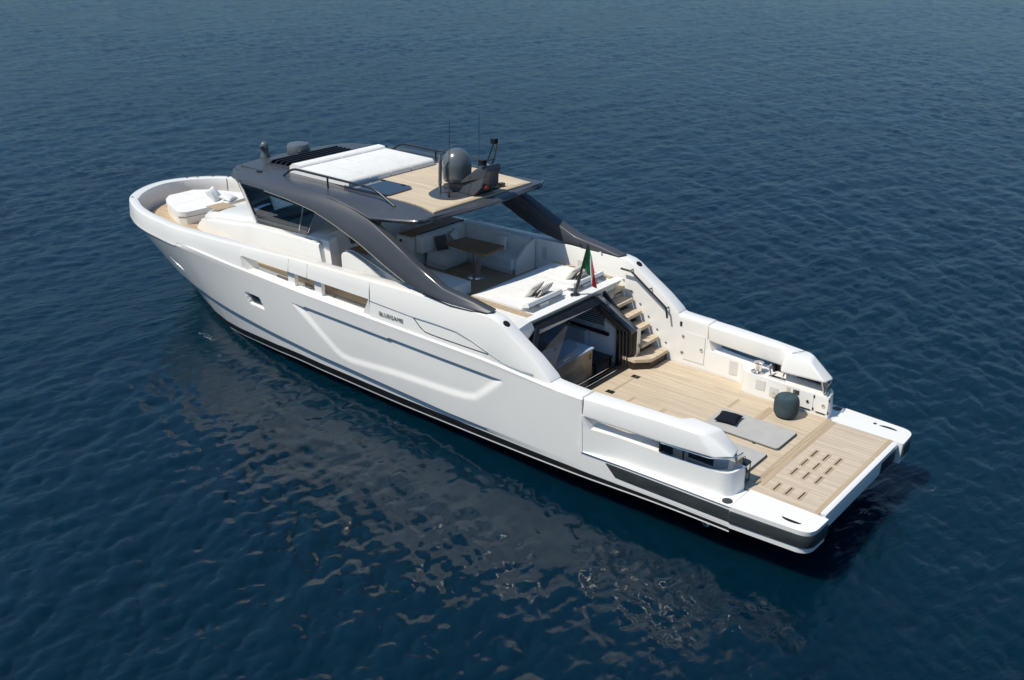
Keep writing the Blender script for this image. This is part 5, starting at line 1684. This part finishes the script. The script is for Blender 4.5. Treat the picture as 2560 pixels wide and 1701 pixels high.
for yo, side_, other in ((0.20, 'port', 'left'), (-1.42, 'starboard', 'right')):
    p = finish('pillow', pillow_mesh(0.58, 0.42, 0.15), LINEN, None, angle=80)
    tag(p, ('plain cream pillow at the headrest in the sunbed corner farther from the flag' if yo > 0 else 'plain cream pillow at the headrest half hidden behind the hanging flag'), 'pillow', ga)
    pillow_axes(p, (8.34, yo + 0.06, 2.11), (0.12, -1, 0.02), (-0.62, 0.0, 0.78))
    p = finish('pillow', pillow_mesh(0.62, 0.34, 0.15), STRIPE, None, angle=80)
    tag(p, ('black and white striped pillow in front of the cream one, left of the flag' if yo > 0 else 'black and white striped pillow peeking out right behind the flag'), 'pillow', ga)
    pillow_axes(p, (8.16, yo - 0.08, 2.10), (0.12, -1, 0.02), (-0.62, 0.0, 0.78))

# ------------------------------------------------------------------ things on the beach deck
def deck_mat(name, x0, x1, y0, y1, label):
    t = thing(name, label, 'mat', ((x0 + x1) / 2, (y0 + y1) / 2, 0.012), group='deck mats')
    hx, hy = (x1 - x0) / 2, (y1 - y0) / 2
    bm = bmesh.new()
    add_prism(bm, round_poly(rect(-hx, hx, -hy, hy), 0.10, 5), lambda p: (p[0], p[1], 0.0), lambda p: (p[0] * 0.995, p[1] * 0.99, 0.055))
    bevel(bm, 0.022, 3, ang=40)
    finish('pad', bm, MATG, t, angle=50)
    pts = round_poly(rect(-hx - 0.004, hx + 0.004, -hy - 0.004, hy + 0.004), 0.10, 6)
    tube('piping', [(x, y, 0.028) for x, y in pts + pts[:1]], 0.009, PIPE, t, seg=5)
    bm = bmesh.new()
    for x in (-hx * 0.4,):
        add_box(bm, x - 0.03, x + 0.03, hy, hy + 0.03, 0.0, 0.02)
    finish('strap_loop', bm, PIPE, t)
    return t
deck_mat('sun_mat', 1.72, 3.55, -0.80, 0.16, 'flat grey sun mat on the teak deck with a navy pillow on it')
deck_mat('sun_mat', 1.78, 3.60, 0.48, 1.40, 'flat grey sun mat mostly hidden behind the near stern wing')
pillow('pillow', 0.52, 0.50, 0.15, (3.16, -0.32, 0.135), (0, 0, R(8)), NAVY, 'dark navy square pillow lying on the grey sun mat')

pf = thing('pouf', 'dark blue-green woven rope pouf standing on the teak stern deck', 'pouf', (2.33, -1.46, 0.012))
POUF = mat('woven_rope', (0.030, 0.060, 0.078), 0.75)
v = coords(POUF)
wv = N(POUF, 'ShaderNodeTexWave', wave_type='BANDS', bands_direction='Z'); wv.inputs['Scale'].default_value = 18; wv.inputs['Distortion'].default_value = 0.6
L(POUF, v, wv.inputs['Vector'])
vary(POUF, (0.026, 0.052, 0.066), (0.036, 0.070, 0.088), nscale=9)
bpn = N(POUF, 'ShaderNodeBump'); bpn.inputs['Strength'].default_value = 0.8; bpn.inputs['Distance'].default_value = 0.012
L(POUF, wv.outputs['Fac'], bpn.inputs['Height']); L(POUF, bpn.outputs['Normal'], POUF.node_tree.nodes['Principled BSDF'].inputs['Normal'])
prof = []
for i in range(25):
    t = i / 24
    a = math.pi * (t - 0.5)
    rr_ = 0.285 * (abs(math.cos(a)) ** 0.34)
    zz_ = 0.26 + 0.26 * (1 if a > 0 else -1) * abs(math.sin(a)) ** 0.72
    prof.append((rr_ if 0 < i < 24 else 0.0, zz_))
bm = bmesh.new(); add_lathe(bm, prof, 0, 0, 44)
finish('woven_body', bm, POUF, pf, angle=80)
lathe('foot_ring', [(0.20, -0.004), (0.20, 0.012), (0.14, 0.012)], 0, 0, BLACK, pf)

ln = thing('lantern', 'black metal lantern with wire handle beside the near stern wing', 'lantern', (1.72, 1.72, 0.012))
bm = bmesh.new()
for sx in (-1, 1):
    for sy in (-1, 1):
        add_box(bm, sx * 0.10 - 0.008, sx * 0.10 + 0.008, sy * 0.10 - 0.008, sy * 0.10 + 0.008, 0.0, 0.42)
add_box(bm, -0.11, 0.11, -0.11, 0.11, 0.0, 0.02)
finish('frame', bm, DARKMET, ln, smooth=False)
hexa('hood', [(-0.12, -0.12, 0.42), (0.12, -0.12, 0.42), (0.12, 0.12, 0.42), (-0.12, 0.12, 0.42), (-0.09, -0.09, 0.47), (0.09, -0.09, 0.47), (0.09, 0.09, 0.47), (-0.09, 0.09, 0.47)], DARKMET, ln, 0.004)
tube('handle', [(0.0, 0.07 * math.cos(t), 0.46 + 0.10 * math.sin(t)) for t in np.linspace(0, math.pi, 12)], 0.007, DARKMET, ln, seg=6)
lathe('candle', [(0.04, 0.02), (0.04, 0.16), (0, 0.165)], 0, 0, FAB, ln, 14)
